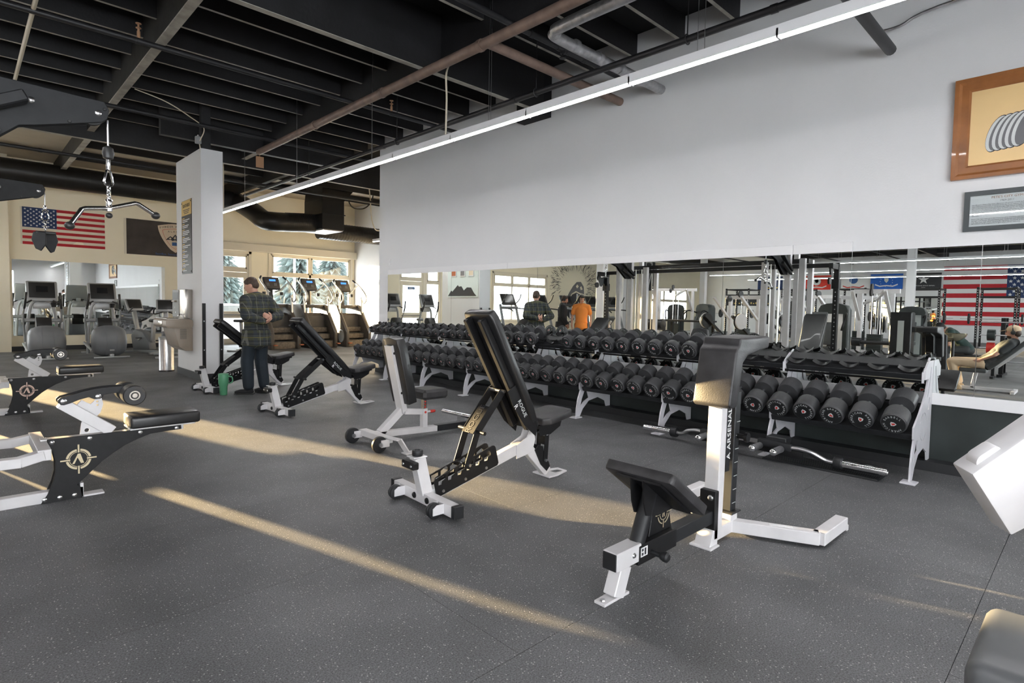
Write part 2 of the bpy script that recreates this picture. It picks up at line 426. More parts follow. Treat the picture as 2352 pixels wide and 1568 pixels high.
for i, (a, b_) in enumerate(((1.765, 2.32), (2.323, 6.70), (6.703, 10.25))):
    S(B().bb(6.352, XW, a, b_, 2.005, 2.105).build('trim_%d' % (i+2), 'trim_white', bev=.003, seg=1))
# ledge over the bay windows
S(B().bb(4.9, XE, 19.52, YB, 3.05, 3.30).build('trim_5', 'trim_cream', bev=.004, seg=1))
# mirrors
wm = thing('wall_mirror', 'long frameless wall mirror behind the dumbbell racks, in butted panels', 'mirror', (XM, 4.5, .69))
ed = [10.26, 8.15, 6.03, 4.40, 3.08, 1.757, .757, -1.1]
for i in range(7): B().bb(0, .02, ed[i+1]-4.5+.0025, ed[i]-4.5-.0025, 0, 1.315).build('mirror_panel', 'mirror', wm, flat=True)
B().bb(.021, .05, -5.6, 5.76, 0, 1.315).build('backing', 'steel', wm, flat=True)
bm_ = thing('wall_mirror', 'wide frameless mirror below the flags on the cream wall', 'mirror', (2.75, YB, .4))
B().bb(-1.74, 1.73, -.02, -.002, 0, 1.99).build('mirror_panel', 'mirror', bm_, flat=True)

# windows and doors --------------------------------------------------------
def window(name, h, cols, rail, y=YB, casing='trim_cream', door=False):
    x0, x1, z0, z1 = h; yy0, yy1 = y+.02, y+.10
    b = B()
    for a, c, d, e in ((x0, x0+.06, z0, z1), (x1-.06, x1, z0, z1), (x0, x1, z1-.07, z1), (x0, x1, z0, z0+(.05 if not door else .04))): b.bb(a, c, yy0-.02, yy1, d, e)
    w = S(b.build(name, casing, bev=.003, seg=1))
    c = B(); t = .075
    for a, e, d, f in ((x0-t, x0+.01, z0-(0 if door else t), z1+t), (x1-.01, x1+t, z0-(0 if door else t), z1+t), (x0-t, x1+t, z1-.01, z1+t)): c.bb(a, e, y-.025, y, d, f)
    if not door: c.bb(x0-t, x1+t, y-.04, y, z0-t, z0+.01)
    c.build('casing', casing, w, bev=.003, seg=1)
    xs = [x0+.06+(x1-x0-.12)*q for q in cols]
    for i in range(1, len(xs)-1): B().bb(xs[i]-.04, xs[i]+.04, yy0-.02, yy1, z0+.05, z1-.07).build('mullion', casing, w, bev=.003, seg=1)
    B().bb(x0+.06, x1-.06, yy0-.02, yy1, rail-.055, rail+.055).build('rail', casing, w, bev=.003, seg=1)
    for i in range(len(xs)-1):
        e0 = xs[i]+(.04 if i else 0); e1 = xs[i+1]-(.04 if i < len(xs)-2 else 0)
        # upper sash with its own frame, glass in both lights
        f = B()
        for a, c_, d, e in ((e0, e0+.05, rail+.055, z1-.07), (e1-.05, e1, rail+.055, z1-.07), (e0, e1, rail+.055, rail+.105), (e0, e1, z1-.12, z1-.07)): f.bb(a, c_, yy0-.03, yy0+.03, d, e)
        f.build('sash', casing, w, bev=.003, seg=1)
        B().bb(e0+.04, e1-.04, yy0+.02, yy0+.026, rail+.10, z1-.11).build('pane', 'glass', w, flat=True)
        if not door: B().bb(e0, e1, yy0+.02, yy0+.026, z0+.05, rail-.055).build('pane', 'glass', w, flat=True)
    return w
window('window_1', W1, (0, .47, 1), 2.33)
window('added_window_2', W2, (0, 1), 2.33)  # added window, casts a sun stripe on the floor
window('window_3', W3, (0, .34, .67, 1), 2.40)
window('added_window_5', W5, (0, 1), 2.33)  # also added, for the other floor sun stripe
window('window_4', W4, (0, .33, .67, 1), 1.95)
def door(name, h, number=None):
    x0, x1, z0, z1 = h
    w = window(name, h, (0, 1), 2.42, door=True)
    a, c = x0+.065, x1-.065; y0, y1 = YB+.0, YB+.05
    g0, g1 = a+.11, c-.11
    wall = B()
    for e, f, d, g in ((a, g0, .02, 2.36), (g1, c, .02, 2.36), (g0, g1, 2.18, 2.36), (g0, g1, .86, 1.08), (g0, g1, .02, .20)): wall.bb(e, f, y0, y1, d, g)
    lf = wall.build('leaf', 'trim_cream', w, bev=.003, seg=1)
    B().bb(g0, g1, y0+.02, y0+.026, 1.08, 2.18).build('pane', 'glass', w, flat=True)
    B().bb(g0, g1, y0+.02, y0+.026, .20, .86).build('pane', 'glass', w, flat=True)
    B().tube([(a+.05, y0-.07, .97), (c-.05, y0-.07, .97)], .014, 8).cyl((a+.07, y0-.07, .97), (a+.07, y0, .97), .011, 8).cyl((c-.07, y0-.07, .97), (c-.07, y0, .97), .011, 8).build('push_bar', 'dark_taupe', w)
    if number:
        B().bb((x0+x1)/2-.17, (x0+x1)/2+.17, y0+.010, y0+.016, 2.02, 2.13).build('number_plate', 'blue_print', w, flat=True)
        text(number, .10, 'print_white', w, ((x0+x1)/2, y0+.008, 2.075), X3, Z3)
    return w
door('door_1', D1); door('door_2', D2, '12001')

# ceiling ------------------------------------------------------------------
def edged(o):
    "paler underside of a ceiling timber: light from below put into its colour"
    me = o.data; me.materials.append(MATS['timber_lit_edge'])
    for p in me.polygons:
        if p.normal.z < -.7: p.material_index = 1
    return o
cl = S(B().bb(XL, XE+.2, YF, 12.9, CEIL, CEIL+.1).build('ceiling', 'deck_black', flat=True))
S(B().bb(XL, XE+.2, 12.9, YB+.2, 5.0, 5.1).build('ceiling_bay', 'ceiling_beige', flat=True))
GX = [-22.0, -19.36, -16.72, -14.08, -11.44, -8.8, -6.16, -3.52, -.88, 1.72, 4.36]
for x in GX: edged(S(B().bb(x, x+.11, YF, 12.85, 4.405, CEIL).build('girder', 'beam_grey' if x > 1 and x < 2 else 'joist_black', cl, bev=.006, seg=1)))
ys = [7.12+.68*i for i in range(-19, 9)]
jm = {}
for y in ys:
    if abs(y-5.76) < .3: continue
    for x0, x1 in ((XL, -.88), (-.77, 1.72), (1.83, 4.36), (4.47, XW)):
        if x0 == XL: me_k = 'long'
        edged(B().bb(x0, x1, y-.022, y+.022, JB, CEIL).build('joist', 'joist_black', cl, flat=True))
# deep header beam across the bay, its bearing box on the wall, fascia
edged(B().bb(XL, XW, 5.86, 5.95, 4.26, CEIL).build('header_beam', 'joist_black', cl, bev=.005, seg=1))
B().bb(6.22, XW, 5.86, 6.42, 4.22, CEIL).build('bearing_box', 'deck_black', cl, bev=.004, seg=1)
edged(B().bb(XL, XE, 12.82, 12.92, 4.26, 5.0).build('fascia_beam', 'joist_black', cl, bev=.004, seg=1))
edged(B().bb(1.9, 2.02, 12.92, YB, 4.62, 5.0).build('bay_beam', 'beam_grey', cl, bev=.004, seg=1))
B().bb(6.0, 6.12, 12.92, YB, 4.62, 5.0).build('bay_beam', 'joist_black', cl, bev=.004, seg=1)
for y in (14.4, 16.0, 17.6): B().bb(2.02, XE, y, y+.05, 4.78, 5.0).build('bay_joist', 'joist_black', cl, flat=True)
B().bb(3.06, 3.2, 10.9, 11.04, 4.0, CEIL).build('post', 'pipe_black', cl, flat=True)
B().bb(2.6, 6.3, 11.6, 11.72, 4.3, CEIL).build('header_beam', 'joist_black', cl, flat=True)

# ================================================================ building services
def pipe(name, pts, r, m, label, cat='pipe', rings=(), n=12, group=None):
    o = tag(B().tube(pts, r, n).build(name, m), label, cat, group)
    for a, d in rings: B().cyl(Vector(a)-Vector(d)*.03, Vector(a)+Vector(d)*.03, r*1.16, n).build('coupling', m, o)
    return o
p = pipe('drain_pipe', [(4.03, -5.9, 4.15), (4.03, 10.95, 4.15)], .055, 'pipe_brown', 'long brown pipe hung under the joists, tag at its far end', rings=[((4.03, y, 4.15), Y3) for y in (2.6, 4.72, 6.68, 8.62)])
B().cyl((4.03, 4.62, 4.15), (XW, 4.62, 4.15), .052, 12).build('branch', 'pipe_brown', p)
tg = B().bb(-.07, .07, -.004, .004, -.26, -.06).tube([(0, 0, -.06), (0, .01, 0)], .004, 6).build('tag', 'cardboard'); tg.location = (4.03, 10.9, 4.12); tag(tg, 'small brown cardboard tag hanging from the brown pipe end', 'tag')
sp = pipe('sprinkler_pipe', [(XL, 7.85, 4.36), (XW, 7.85, 4.36)], .032, 'pipe_black', 'black sprinkler pipe crossing below the grey girder, ending in the white wall', rings=[((1.55, 7.85, 4.36), X3), ((4.9, 7.85, 4.36), X3)])
for x in (1.55, 4.9): B().cyl((x, 7.85, 4.37), (x, 7.85, 4.47), .018, 10).lathe([(.012, 0), (.012, .03), (.028, .034), (.028, .04), (.01, .044), (.01, .08), (.03, .084), (.03, .09)], (x, 7.85, 4.47)).build('sprinkler_head', 'cardboard', sp)
pipe('sprinkler_pipe', [(XL, 10.38, 4.26), (6.2, 10.38, 4.26)], .035, 'pipe_black', 'black sprinkler pipe passing over the top of the white wing wall', rings=[((2.9, 10.38, 4.26), X3)])
pipe('sprinkler_pipe', [(XL, 14.5, 4.26), (XE, 14.5, 4.26)], .035, 'pipe_black', 'black sprinkler pipe under the beige ceiling, nearer than the big duct', rings=[((1.2, 14.5, 4.26), X3), ((5.0, 14.5, 4.26), X3)])
pipe('conduit', [(5.1, -5.9, 4.0), (5.1, 14.8, 4.0)], .034, 'pipe_black', 'thin black pipe running along the top of the white mirror wall', rings=[((5.1, y, 4.0), Y3) for y in (2.1, 5.3, 8.4, 11.6)])
for hi, y in enumerate((2.92, 4.93, 8.0, 11.2)): tag(B().cyl((5.1, y, 4.0), (5.1, y, CEIL), .007, 6).tube([(5.1+.045*math.cos(a), y, 4+.045*math.sin(a)) for a in [i*math.pi/6 for i in range(12)]], .008, 6, True).build('pipe_hanger', 'pipe_black'), 'thin hanger rod of the black pipe along the mirror wall, %s from the right' % ORD[hi], 'hanger', 'pipe hangers along the mirror wall')
f = pipe('insulated_pipe', smooth_path([(4.3, -5.9, 4.15), (4.3, 2, 4.15), (4.3, 3.7, 4.15), (4.36, 3.95, 4.15), (4.6, 4.02, 4.15), (XW, 4.0, 4.15)], 8), .058, 'pipe_foil', 'foil wrapped insulated pipe bending towards the mirror wall')
for x in (4.7, 5.1, 5.5): B().tube([(x, 4.0, 4.15), (x+.05, 4.0, 4.15)], .064, 12).build('foil_band', 'pipe_foil', f)
p = pipe('valve_pipe', [(-3, 4.53, 4.40), (XW, 4.53, 4.40)], .034, 'pipe_black', 'black pipe with valves beside the foil wrapped pipe', rings=[((x, 4.53, 4.4), X3) for x in (4.6, 5.05, 5.2, 5.5)])
B().lathe([(.03, 0), (.03, .05), (.012, .055), (.012, .09), (.04, .095), (.04, .105)], (5.12, 4.53, 4.4), (0, 0, -1), 12).build('valve', 'pipe_black', p)
pipe('drain_pipe', [(2.8, 1.51, 3.86), (6.32, 1.51, 3.86)], .048, 'pipe_black', 'short black pipe entering the white wall left of the framed picture')
pipe('conduit', smooth_path([(6.3, 1.62, 4.06), (6.3, 1.45, 4.05), (6.32, .9, 4.15), (6.33, -2, 4.2)]), .014, 'steel', 'thin grey conduit on the white wall above the framed picture')
pipe('conduit', [(.62, -5.9, 4.38), (.62, 11.6, 4.38)], .022, 'cable_cream', 'tan conduit running under the joists left of the grey girder')
# big black ducts
d = tag(B().tube([(XL, 18.5, 4.45), (5.9, 18.5, 4.45)], .29, 40).build('air_duct', 'duct_black'), 'long black round duct along the cream flag wall', 'duct')
ribs = B()
for i in range(40):
    x = -14+i*.5
    ribs.tube([(x, 18.5, 4.45), (x+.012, 18.5, 4.45)], .294, 40)
ribs.build('duct_ribs', 'duct_black', d, kind='stuff')
d2 = tag(B().tube(smooth_path([(5.9, 18.5, 4.45), (6.15, 18.4, 4.4), (6.32, 17.6, 4.05), (6.35, 16.9, 3.76), (6.5, 16.62, 3.70), (6.9, 16.6, 3.72), (7.7, 16.6, 3.78)], 5), .27, 32).build('duct_elbow', 'duct_black'), 'black bent duct dropping from the long duct to the square plenum', 'duct')
rb = B()
for i in range(14): rb.tube([(6.85+i*.06, 16.6, 3.72+.005*i), (6.865+i*.06, 16.6, 3.72+.005*i)], .277, 32)
rb.build('duct_ribs', 'duct_black', d2, kind='stuff')
pl = tag(B().bb(7.69, 8.38, 16.0, 17.2, 3.58, 4.45).build('duct_plenum', 'duct_black', bev=.004, seg=1), 'square black duct box hanging over the stair climbers', 'duct')
B().add([(7.69, 16, 4.45), (8.38, 16, 4.45), (8.38, 17.2, 4.45), (7.69, 17.2, 4.45), (7.75, 16.1, 5.0), (8.9, 16.1, 5.0), (8.9, 17.2, 5.0), (7.75, 17.2, 5.0)], [(0, 1, 5, 4), (1, 2, 6, 5), (2, 3, 7, 6), (3, 0, 4, 7), (4, 5, 6, 7), (0, 3, 2, 1)]).build('plenum_hood', 'duct_black', pl, flat=True)
B().bb(7.66, 8.41, 15.97, 17.23, 4.02, 4.05).build('flange', 'duct_black', pl)
B().bb(7.72, 8.35, 16.03, 17.17, 3.55, 3.578).build('grille', 'taupe', pl)
d3 = tag(B().tube([(8.3, 17.55, 3.72), (XE, 17.55, 3.72)], .27, 36).build('air_duct', 'duct_black'), 'black ribbed duct beyond the square plenum near the end wall', 'duct')
rb = B()
for i in range(24): rb.tube([(8.35+i*.1, 17.55, 3.72), (8.362+i*.1, 17.55, 3.72)], .276, 36)
rb.build('duct_ribs', 'duct_black', d3, kind='stuff')
# loose cables
def cable(pts, r, m, label): return tag(B().tube(smooth_path(pts, 7), r, 8).build('cable', m), label, 'cable')
cable([(4.15, 5.47, 3.39), (4.15, 5.46, 3.8), (4.17, 5.5, 4.1), (4.3, 5.6, 4.3), (4.4, 5.7, 4.38), (4.38, 5.85, 4.5)], .011, 'cable_cream', 'pale flex dropping from the girder to the long light')
cable([(1.86, 9.7, 4.38), (2.3, 9.9, 4.36), (2.7, 10.2, 4.3), (2.98, 10.5, 4.25), (3.0, 10.8, 4.1), (3.02, 10.86, 4.0), (3.03, 10.88, 3.9)], .008, 'cable_cream', 'pale cable looping from the grey girder to the box above the wing wall')
jb = tag(B().bb(-.045, .045, -.03, .03, -.06, .06).cyl((0, 0, .06), (0, 0, .09), .015, 8).build('junction_box', 'silver_plastic', bev=.006, seg=1), 'small grey junction box above the white wing wall', 'box'); jb.location = (2.98, 10.82, 4.12)
cable([(9.15, 15.9, 5.0), (9.2, 15.9, 4.6), (9.3, 16, 4.1), (9.5, 16.1, 3.75), (9.75, 16.1, 3.8), (9.8, 16.1, 4.2), (10.1, 16.1, 4.35), (10.5, 16.2, 4.5), (10.7, 16.2, 5.0)], .018, 'cable_cream', 'thick cream cable looping below the ceiling by the end wall')
cable([(8.5, 16.2, 5.0), (8.7, 16.2, 4.4), (9.1, 16.2, 4.35), (9.4, 16.2, 4.6), (9.5, 16.2, 5.0)], .02, 'pipe_black', 'black cable sagging beside the square plenum')
cable([(4.15, 13.3, 5.0), (4.16, 13.32, 3.9), (4.15, 13.3, 3.385)], .010, 'cable_cream', 'pale flex dropping to the far end of the long light')

# linear lights: suspended rows -------------------------------------------
def light_row(x, y0, y1, label, seg=1.22, z=3.3, detailed=False):
    t = thing('linear_light', label, 'light', (x, y0, z), 0, 'suspended linear light rows')
    L_ = y1-y0
    B().bb(-.032, .032, 0, L_, .030, .085).bb(-.037, -.0315, 0, L_, .009, .070).bb(.0315, .037, 0, L_, .009, .070).build('housing', 'housing_white', t)
    n = round(L_/seg) if detailed else 1
    for i in range(n):
        a, b_ = L_*i/n, L_*(i+1)/n
        g = .006 if detailed else 0
        P8 = [(x_, y_, z_) for y_ in (a+g, b_-g) for x_, z_ in ((-.030, .030), (-.030, .016), (-.016, 0), (.016, 0), (.030, .016), (.030, .030))]
        B().add(P8, [(i_, i_+1, i_+7, i_+6) for i_ in range(5)]+[(5, 0, 6, 11), (0, 1, 2, 3, 4, 5)[::-1], (6, 7, 8, 9, 10, 11)]).build('diffuser', 'led', t, flat=True)
        if detailed and i: B().bb(-.037, .037, a-.007, a+.007, -.003, .06).build('joint_clip', 'steel', t)
    wr = B()
    for i in range(int(L_/2.44)+1):
        yy = .6+i*2.44
        if yy > L_: break
        for s in (-.02, .02): wr.cyl((s, yy+(.04 if s > 0 else -.04), .085), (s, yy+(.04 if s > 0 else -.04), CEIL-z), .003, 5)
    wr.build('suspension_wire', 'steel', t)
    return t
light_row(4.15, 13.89-1.222*16, 13.89, 'long bright linear light row nearest the mirror wall, hung on wires', detailed=True)
for i, x in enumerate((-1.1, -6.4, -11.8, -17.1, -22.4)):
    light_row(x, -5.6, (18.6, 18.4, 13.9, 15.2, 15.4)[i], 'linear light row of the hall, %s row out from the mirror wall' % ORD[i+1])  # two nearest rows are unseen and extended to brighten the back wall
light_row(9.2, 10.9, 15.7, 'short linear light row beyond the mirror wall end, near the end wall')
light_row(1.5, -5.6, -1.0, 'short added light row, unseen behind the camera position')  # invented row, no such fixture is seen there

# ================================================================ things on the walls
def us_flag(label, o, ux, w, h, group=None, sag=0.0):
    "hoist edge at o (top corner), fly along ux"
    ux = Vector(ux); n = ux.cross(Z3)
    t = thing('american_flag', label, 'flag', o, 0, group)
    def P(u, v, d=0): return ux*u*w-Z3*v*h+n*(d+.004+.010*math.sin(u*9+v*2.2)*math.sin(v*3.1+u*2)*sag)
    def patch(u0, u1, v0, v1, d, nu=14, nv=2):
        vs = []; fs = []
        for i in range(nu+1):
            for j in range(nv+1): vs.append(P(u0+(u1-u0)*i/nu, v0+(v1-v0)*j/nv, d))
        for i in range(nu):
            for j in range(nv): a = i*(nv+1)+j; fs.append((a, a+1, a+nv+2, a+nv+1))
        return B().add(vs, fs)
    patch(-.022, 1, 0, 1, 0, 20, 10).build('field', 'cream_cloth' if sag < .8 else 'white_cloth', t)
    for i in range(0, 13, 2): patch(.4 if i < 7 else 0, 1, i/13, (i+1)/13, .002).build('red_stripe', 'red_cloth', t)
    patch(0, .4, 0, 7/13, .003, 8, 6).build('canton', 'navy_cloth', t)
    st = B(); rr = .0308*h
    for r_ in range(9):
        for c_ in range(6 if r_ % 2 == 0 else 5):
            u = .4*((c_*2+1+(r_ % 2))/12); v = 7/13*(r_+1)/10
            c = P(u, v, .0045); vs = []
            for q in range(10):
                a = math.pi/2+q*math.pi/5; rad = rr if q % 2 == 0 else rr*.4
                vs.append(c+ux*math.cos(a)*rad+Z3*math.sin(a)*rad)
            st.add(vs+[c], [(q, (q+1) % 10, 10) for q in range(10)])
    st.build('stars', 'white_cloth', t, kind='stuff', flat=True)
    return t
us_flag('American flag with cream stripes pinned high on the cream wall', (1.235, YB, 3.77), X3, 1.775, .97, sag=.6)

fl2 = thing('banner_flag', 'dark brown banner with a tan mountain shield beside the wing wall', 'flag', (3.52, YB-.004, 2.72))
B().bb(0, 1.9, -.006, 0, 0, 1.02).build('field', 'brown_cloth', fl2)
B().bb(-.06, 0, -.006, 0, 0, 1.02).build('hoist', 'cream_cloth', fl2)
def shield(w, h, n=10):
    top = [(-w/2+w*i/n, h/2-.10*h*(abs(i/n-.5)*2)**1.6) for i in range(n+1)]
    rside = [(w/2*math.cos(math.pi/2*i/n*.98)**.75, h/2-.10*h-(.9*h)*(i/n)**1.15) for i in range(1, n)]
    return [(-a, b_) for a, b_ in top] + [(-a, b_) for a, b_ in rside] + [(0, -h/2)] + rside[::-1]
B().prism(shield(.92, .86), (1.25, -.008, .55), X3, Z3, .004).build('shield', 'tan_print', fl2, flat=True)
B().prism(shield(.68, .62), (1.25, -.011, .53), X3, Z3, .002, [[(x*.97, z*.97) for x, z in shield(.68, .62)]]).build('shield_line', 'red', fl2, flat=True)
def arctext(s, r, size, m, parent, c, ux, uy, a_mid, step, name='lettering', flip=False):
    ux, uy = Vector(ux), Vector(uy); n = len(s); b = None
    out = []
    for i, chh in enumerate(s):
        if chh == ' ': continue
        a = R(a_mid+(-1 if not flip else 1)*(i-(n-1)/2)*step)
        rad = ux*math.cos(a)+uy*math.sin(a); tan = (ux*math.sin(a)-uy*math.cos(a)) if not flip else (-ux*math.sin(a)+uy*math.cos(a))
        me = text_mesh(chh, size, .0006).copy(); u = tan; v = rad if not flip else -rad; nn = u.cross(v)
        M = Matrix((u, v, nn)).transposed().to_4x4(); M.translation = Vector(c)+rad*r
        me.transform(M); out.append(me)
    bm = bmesh.new()
    for me in out: bm.from_mesh(me)
    me = bpy.data.meshes.new(name); bm.to_mesh(me); bm.free(); me.materials.append(MATS[m])
    return link(name, me, None, parent)
arctext('PIONEER PEAK INC', 1.35, .085, 'ink', fl2, (1.25, -.012, -.455), X3, Z3, 90, 2.25)
arctext('ALASKA', 1.6, .075, 'ink', fl2, (1.25, -.012, -.85), X3, Z3, 90, 2.5)
B().prism([(-.26, -.06), (-.2, 0), (-.13, .06), (-.08, .02), (0, .12), (.05, .05), (.09, .08), (.17, .0), (.26, -.07), (.1, -.04), (.06, -.1), (0, -.05), (-.08, -.08), (-.12, -.05)], (1.25, -.011, .55), X3, Z3, .003, [[(-.18, -.02), (-.13, .03), (-.1, -.02), (-.13, -.035)], [(-.05, -.0), (0, .08), (.02, .0), (-.01, -.03)], [(.07, .03), (.1, .04), (.14, -.01), (.1, -.02)]]).build('mountain_print', 'ink', fl2, flat=True)
B().bb(1.16, 1.36, -.012, -.009, .33, .43).build('blue_patch', 'blue_print', fl2, flat=True)
text('Sacrifice. Service. Old School', .085, 'screen_dark', fl2, (1.22, -.011, .06), X3, Z3).data.materials[0] = MATS['blue_print']

# sign on the wing wall (plane x = 3.02, facing -x); reading direction = -y
sg = thing('wall_sign', 'tall narrow black and gold sign screwed to the wing wall', 'sign', (3.02, 11.68, 1.89))
B().bb(-.008, 0, -.31, .31, 0, 1.33).build('panel', 'black_satin', sg, flat=True)
B().bb(-.010, -.004, -.305, .305, 1.06, 1.325).build('gold_header', 'print_gold', sg, flat=True)
text('SOUTHSIDE', .085, 'ink', sg, (-.0115, 0, 1.23), -Y3, Z3)
bl = B()
for i in range(3): bl.bb(-.012, -.010, -.2+.03*i, .2-.03*i, 1.15-i*.03, 1.162-i*.03)
bl.build('header_lines', 'ink', sg, kind='stuff', flat=True)
gl, wl = B(), B(); z = 1.0
for i, nl in enumerate((2, 2, 3, 3, 2, 1, 2, 1, 2, 1)):
    gl.bb(-.010, -.008, .12, .24, z, z+.018); gl.bb(-.010, -.008, .26, .275, z-.03*nl, z+.018)
    for j in range(nl): wl.bb(-.010, -.008, -.24+.16*random.random()+(.15 if j == nl-1 else 0), .24, z-.03*(j+1), z-.03*(j+1)+.014)
    z -= .03*nl+.042
gl.build('gold_print', 'print_gold', sg, kind='stuff', flat=True); wl.build('white_print', 'print_white', sg, kind='stuff', flat=True)
for y_, z_ in ((.28, 1.29), (-.28, 1.29), (.28, .04), (-.28, .04)): B().lathe([(.013, 0), (.013, .006), (.006, .01)], (-.008, y_, z_), (-1, 0, 0), 10).build('screw', 'dark_plastic', sg)

# bottle filler and fountain on the wing wall
wf = thing('water_fountain', 'stainless bottle filler and drinking fountain on the wing wall', 'fountain', (3.02, 11.8, .5))
B().bb(-.12, 0, -.42, .40, .58, 1.10).build('filler_cabinet', 'stainless', wf, bev=.006)
B().bb(-.128, -.118, -.05, .385, .60, 1.09).build('filler_alcove', 'dark_taupe', wf)
B().bb(-.131, -.127, .0, .34, .92, 1.05).build('display', 'dark_plastic', wf, flat=True)
B().bb(-.17, -.12, .10, .28, .87, .90).build('filler_spout', 'taupe', wf, bev=.006)
for dy, dz in ((.20, .77), (.16, .68)): B().lathe([(.02, 0), (.02, .003), (.001, .004)], (-.129, dy, dz), (-1, 0, 0), 12).build('decal', 'print_white', wf)
B().prism(rrect(-.43, 0, .41, .57, .05), (0, 0, 0), X3, Z3, .90).build('basin', 'taupe', wf, bev=.012)
B().bb(-.40, -.04, -.40, .42, .566, .58).build('basin_rim', 'stainless', wf, bev=.005)
B().tube(smooth_path([(-.12, -.3, .58), (-.13, -.3, .64), (-.18, -.3, .65), (-.2, -.3, .62)]), .011, 8).build('bubbler', 'chrome', wf)
B().bb(-.440, -.43, -.2, .05, .45, .53).build('push_plate', 'stainless', wf, bev=.004)
B().prism([(-.30, .42), (0, .42), (0, 0), (-.12, .0), (-.22, .08)], (0, -.03, 0), X3, Z3, .78).build('cabinet', 'taupe', wf, bev=.01)
lv = B()
for i in range(9): lv.bb(-.205, -.10, -.425, -.421, .22+.02*i, .228+.02*i)
lv.build('louvre', 'dark_taupe', wf, kind='stuff', flat=True)
tr = thing('trash_can', 'tall slim stainless trash can under the drinking fountain', 'trash can', (2.93, 12.82, 0))
B().lathe([(.135, 0), (.135, .02), (.13, .03), (.13, .63)], n=32).build('body', 'steel', tr)
B().lathe([(.133, .63), (.135, .67), (.11, .69), (.1, .66)], n=32).build('rim', 'silver_plastic', tr)
B().lathe([(.137, 0), (.137, .03)], n=32).build('base_ring', 'dark_plastic', tr)
for i, x in enumerate((3.045, 3.325)):
    g = tag(B().bb(-.028, .028, -.012, 0, .02, 1.36).build('corner_guard', 'black_metal', bev=.002, seg=1), ('black steel strip bolted upright at the %s edge of the wing wall' % ('outer', 'inner')[i]), 'strip'); g.location = (x, 10.815, 0)
    for z in (.55, 1.05): B().lathe([(.012, 0), (.010, .006)], (0, -.012, z), (0, -1, 0), 10).build('bolt', 'steel', g)
# acrylic notice board on the hidden side of the wing wall (seen in the mirror)
nb = thing('notice_board', 'pale glass notice board with dark mountain outline, seen in the mirror', 'notice board', (3.37, 11.5, 1.62))
B().bb(0, .014, -.62, .60, 0, 1.0).build('panel', 'board_pale', nb)
B().prism([(-.60, .0), (-.47, .14), (-.42, .11), (-.2, .28), (-.15, .24), (-.05, .25), (.05, .14), (.18, .22), (.34, .21), (.45, .08), (.55, .0)], (.018, -.02, .03), -Y3, Z3, .006).build('mountain_outline', 'ink', nb, flat=True)
for i, y_ in enumerate((-.36, -.02, .34)):
    c_ = B().bb(.014, .03, y_-.1, y_+.1, .52, .95).build('leaflet_holder', 'paper', nb, bev=.004)
    B().bb(.03, .032, y_-.08, y_+.08, .55, .93).build('leaflet', ('tan_print', 'ink_grey', 'orange_plastic')[i], c_, flat=True)
# switch plate, framed picture, plaque on the mirror wall
sw = tag(B().bb(-.008, 0, -.035, .035, -.06, .06).build('light_switch', 'trim_white', bev=.003), 'white light switch plate high on the mirror wall end', 'switch'); sw.location = (XW, 10.26, 2.27)
B().bb(-.014, -.007, -.012, .012, -.025, .025).build('rocker', 'trim_white', sw, bev=.002)
pc = thing('framed_picture', 'large wooden framed picture of an arm lifting a heavy dumbbell', 'picture', (XW, 1.01, 2.588))
PW, PH = 2.2, .865
fr = [(0, 0), (.045, 0), (.045, .03), (.03, .05), (.03, .10), (.018, .115), (0, .115)]
def frame(parent, w, h, prof, m, name='frame'):
    "mitred moulding round a w x h opening running along -y; each side one object"
    for side in range(4):
        b = B(); vs = []
        for d, q in prof:
            c = [(0+q, 0+q), (w-q, 0+q), (w-q, h-q), (0+q, h-q)]
            a, e = c[side], c[(side+1) % 4]
            vs += [(-d, -a[0], a[1]), (-d, -e[0], e[1])]
        k = len(prof); fs = [(2*i, 2*i+1, 2*((i+1) % k)+1, 2*((i+1) % k)) for i in range(k)]
        fs += [tuple(2*i for i in range(k)), tuple(2*i+1 for i in range(k))[::-1]]
        b.add(vs, fs).build(name, m, parent)
frame(pc, PW, PH, fr, 'wood_frame')
B().bb(-.012, -.004, -PW+.1, -.1, .1, PH-.1).build('print', 'picture_gold', pc, flat=True)
def pprint(poly, m, d, name): return B().prism([(x, z) for x, z in poly], (-.0125-d, 0, 0), -Y3, Z3, .0015).build(name, m, pc, flat=True)
# plates of the printed dumbbell (leaning discs), hand and forearm
for i in range(5):
    x0 = .47-.042*i
    def lean(rx, rz, k=0): return [(x0+k+rx*math.cos(a)+.035*math.sin(a), .375+rz*math.sin(a)-.004*i) for a in [q*math.pi/14 for q in range(28)]]
    pprint(lean(.070, .150), 'ink', .0004*(4-i), 'printed_plate')
    pprint(lean(.064, .143, -.004), 'print_grey', .0004*(4-i)+.0002, 'printed_plate_edge')
    pprint(lean(.056, .138, .012), 'ink_grey', .0004*(4-i)+.0003, 'printed_plate_shade')
pprint([(.52, .40), (.60, .37), (.61, .385), (.53, .415)], 'print_grey', .002, 'printed_bar')
arm = [(.57, .40), (.60, .36), (.66, .335), (.74, .345), (.80, .385), (.92, .30), (.97, .22), (1.05, .2), (1.2, .26), (1.4, .3), (1.5, .45), (1.42, .62), (1.25, .72), (1.05, .74), (.9, .7), (.82, .66), (.78, .60), (.80, .55), (.74, .51), (.73, .45), (.66, .42), (.60, .43)]
pprint(arm, 'ink', .002, 'printed_arm')
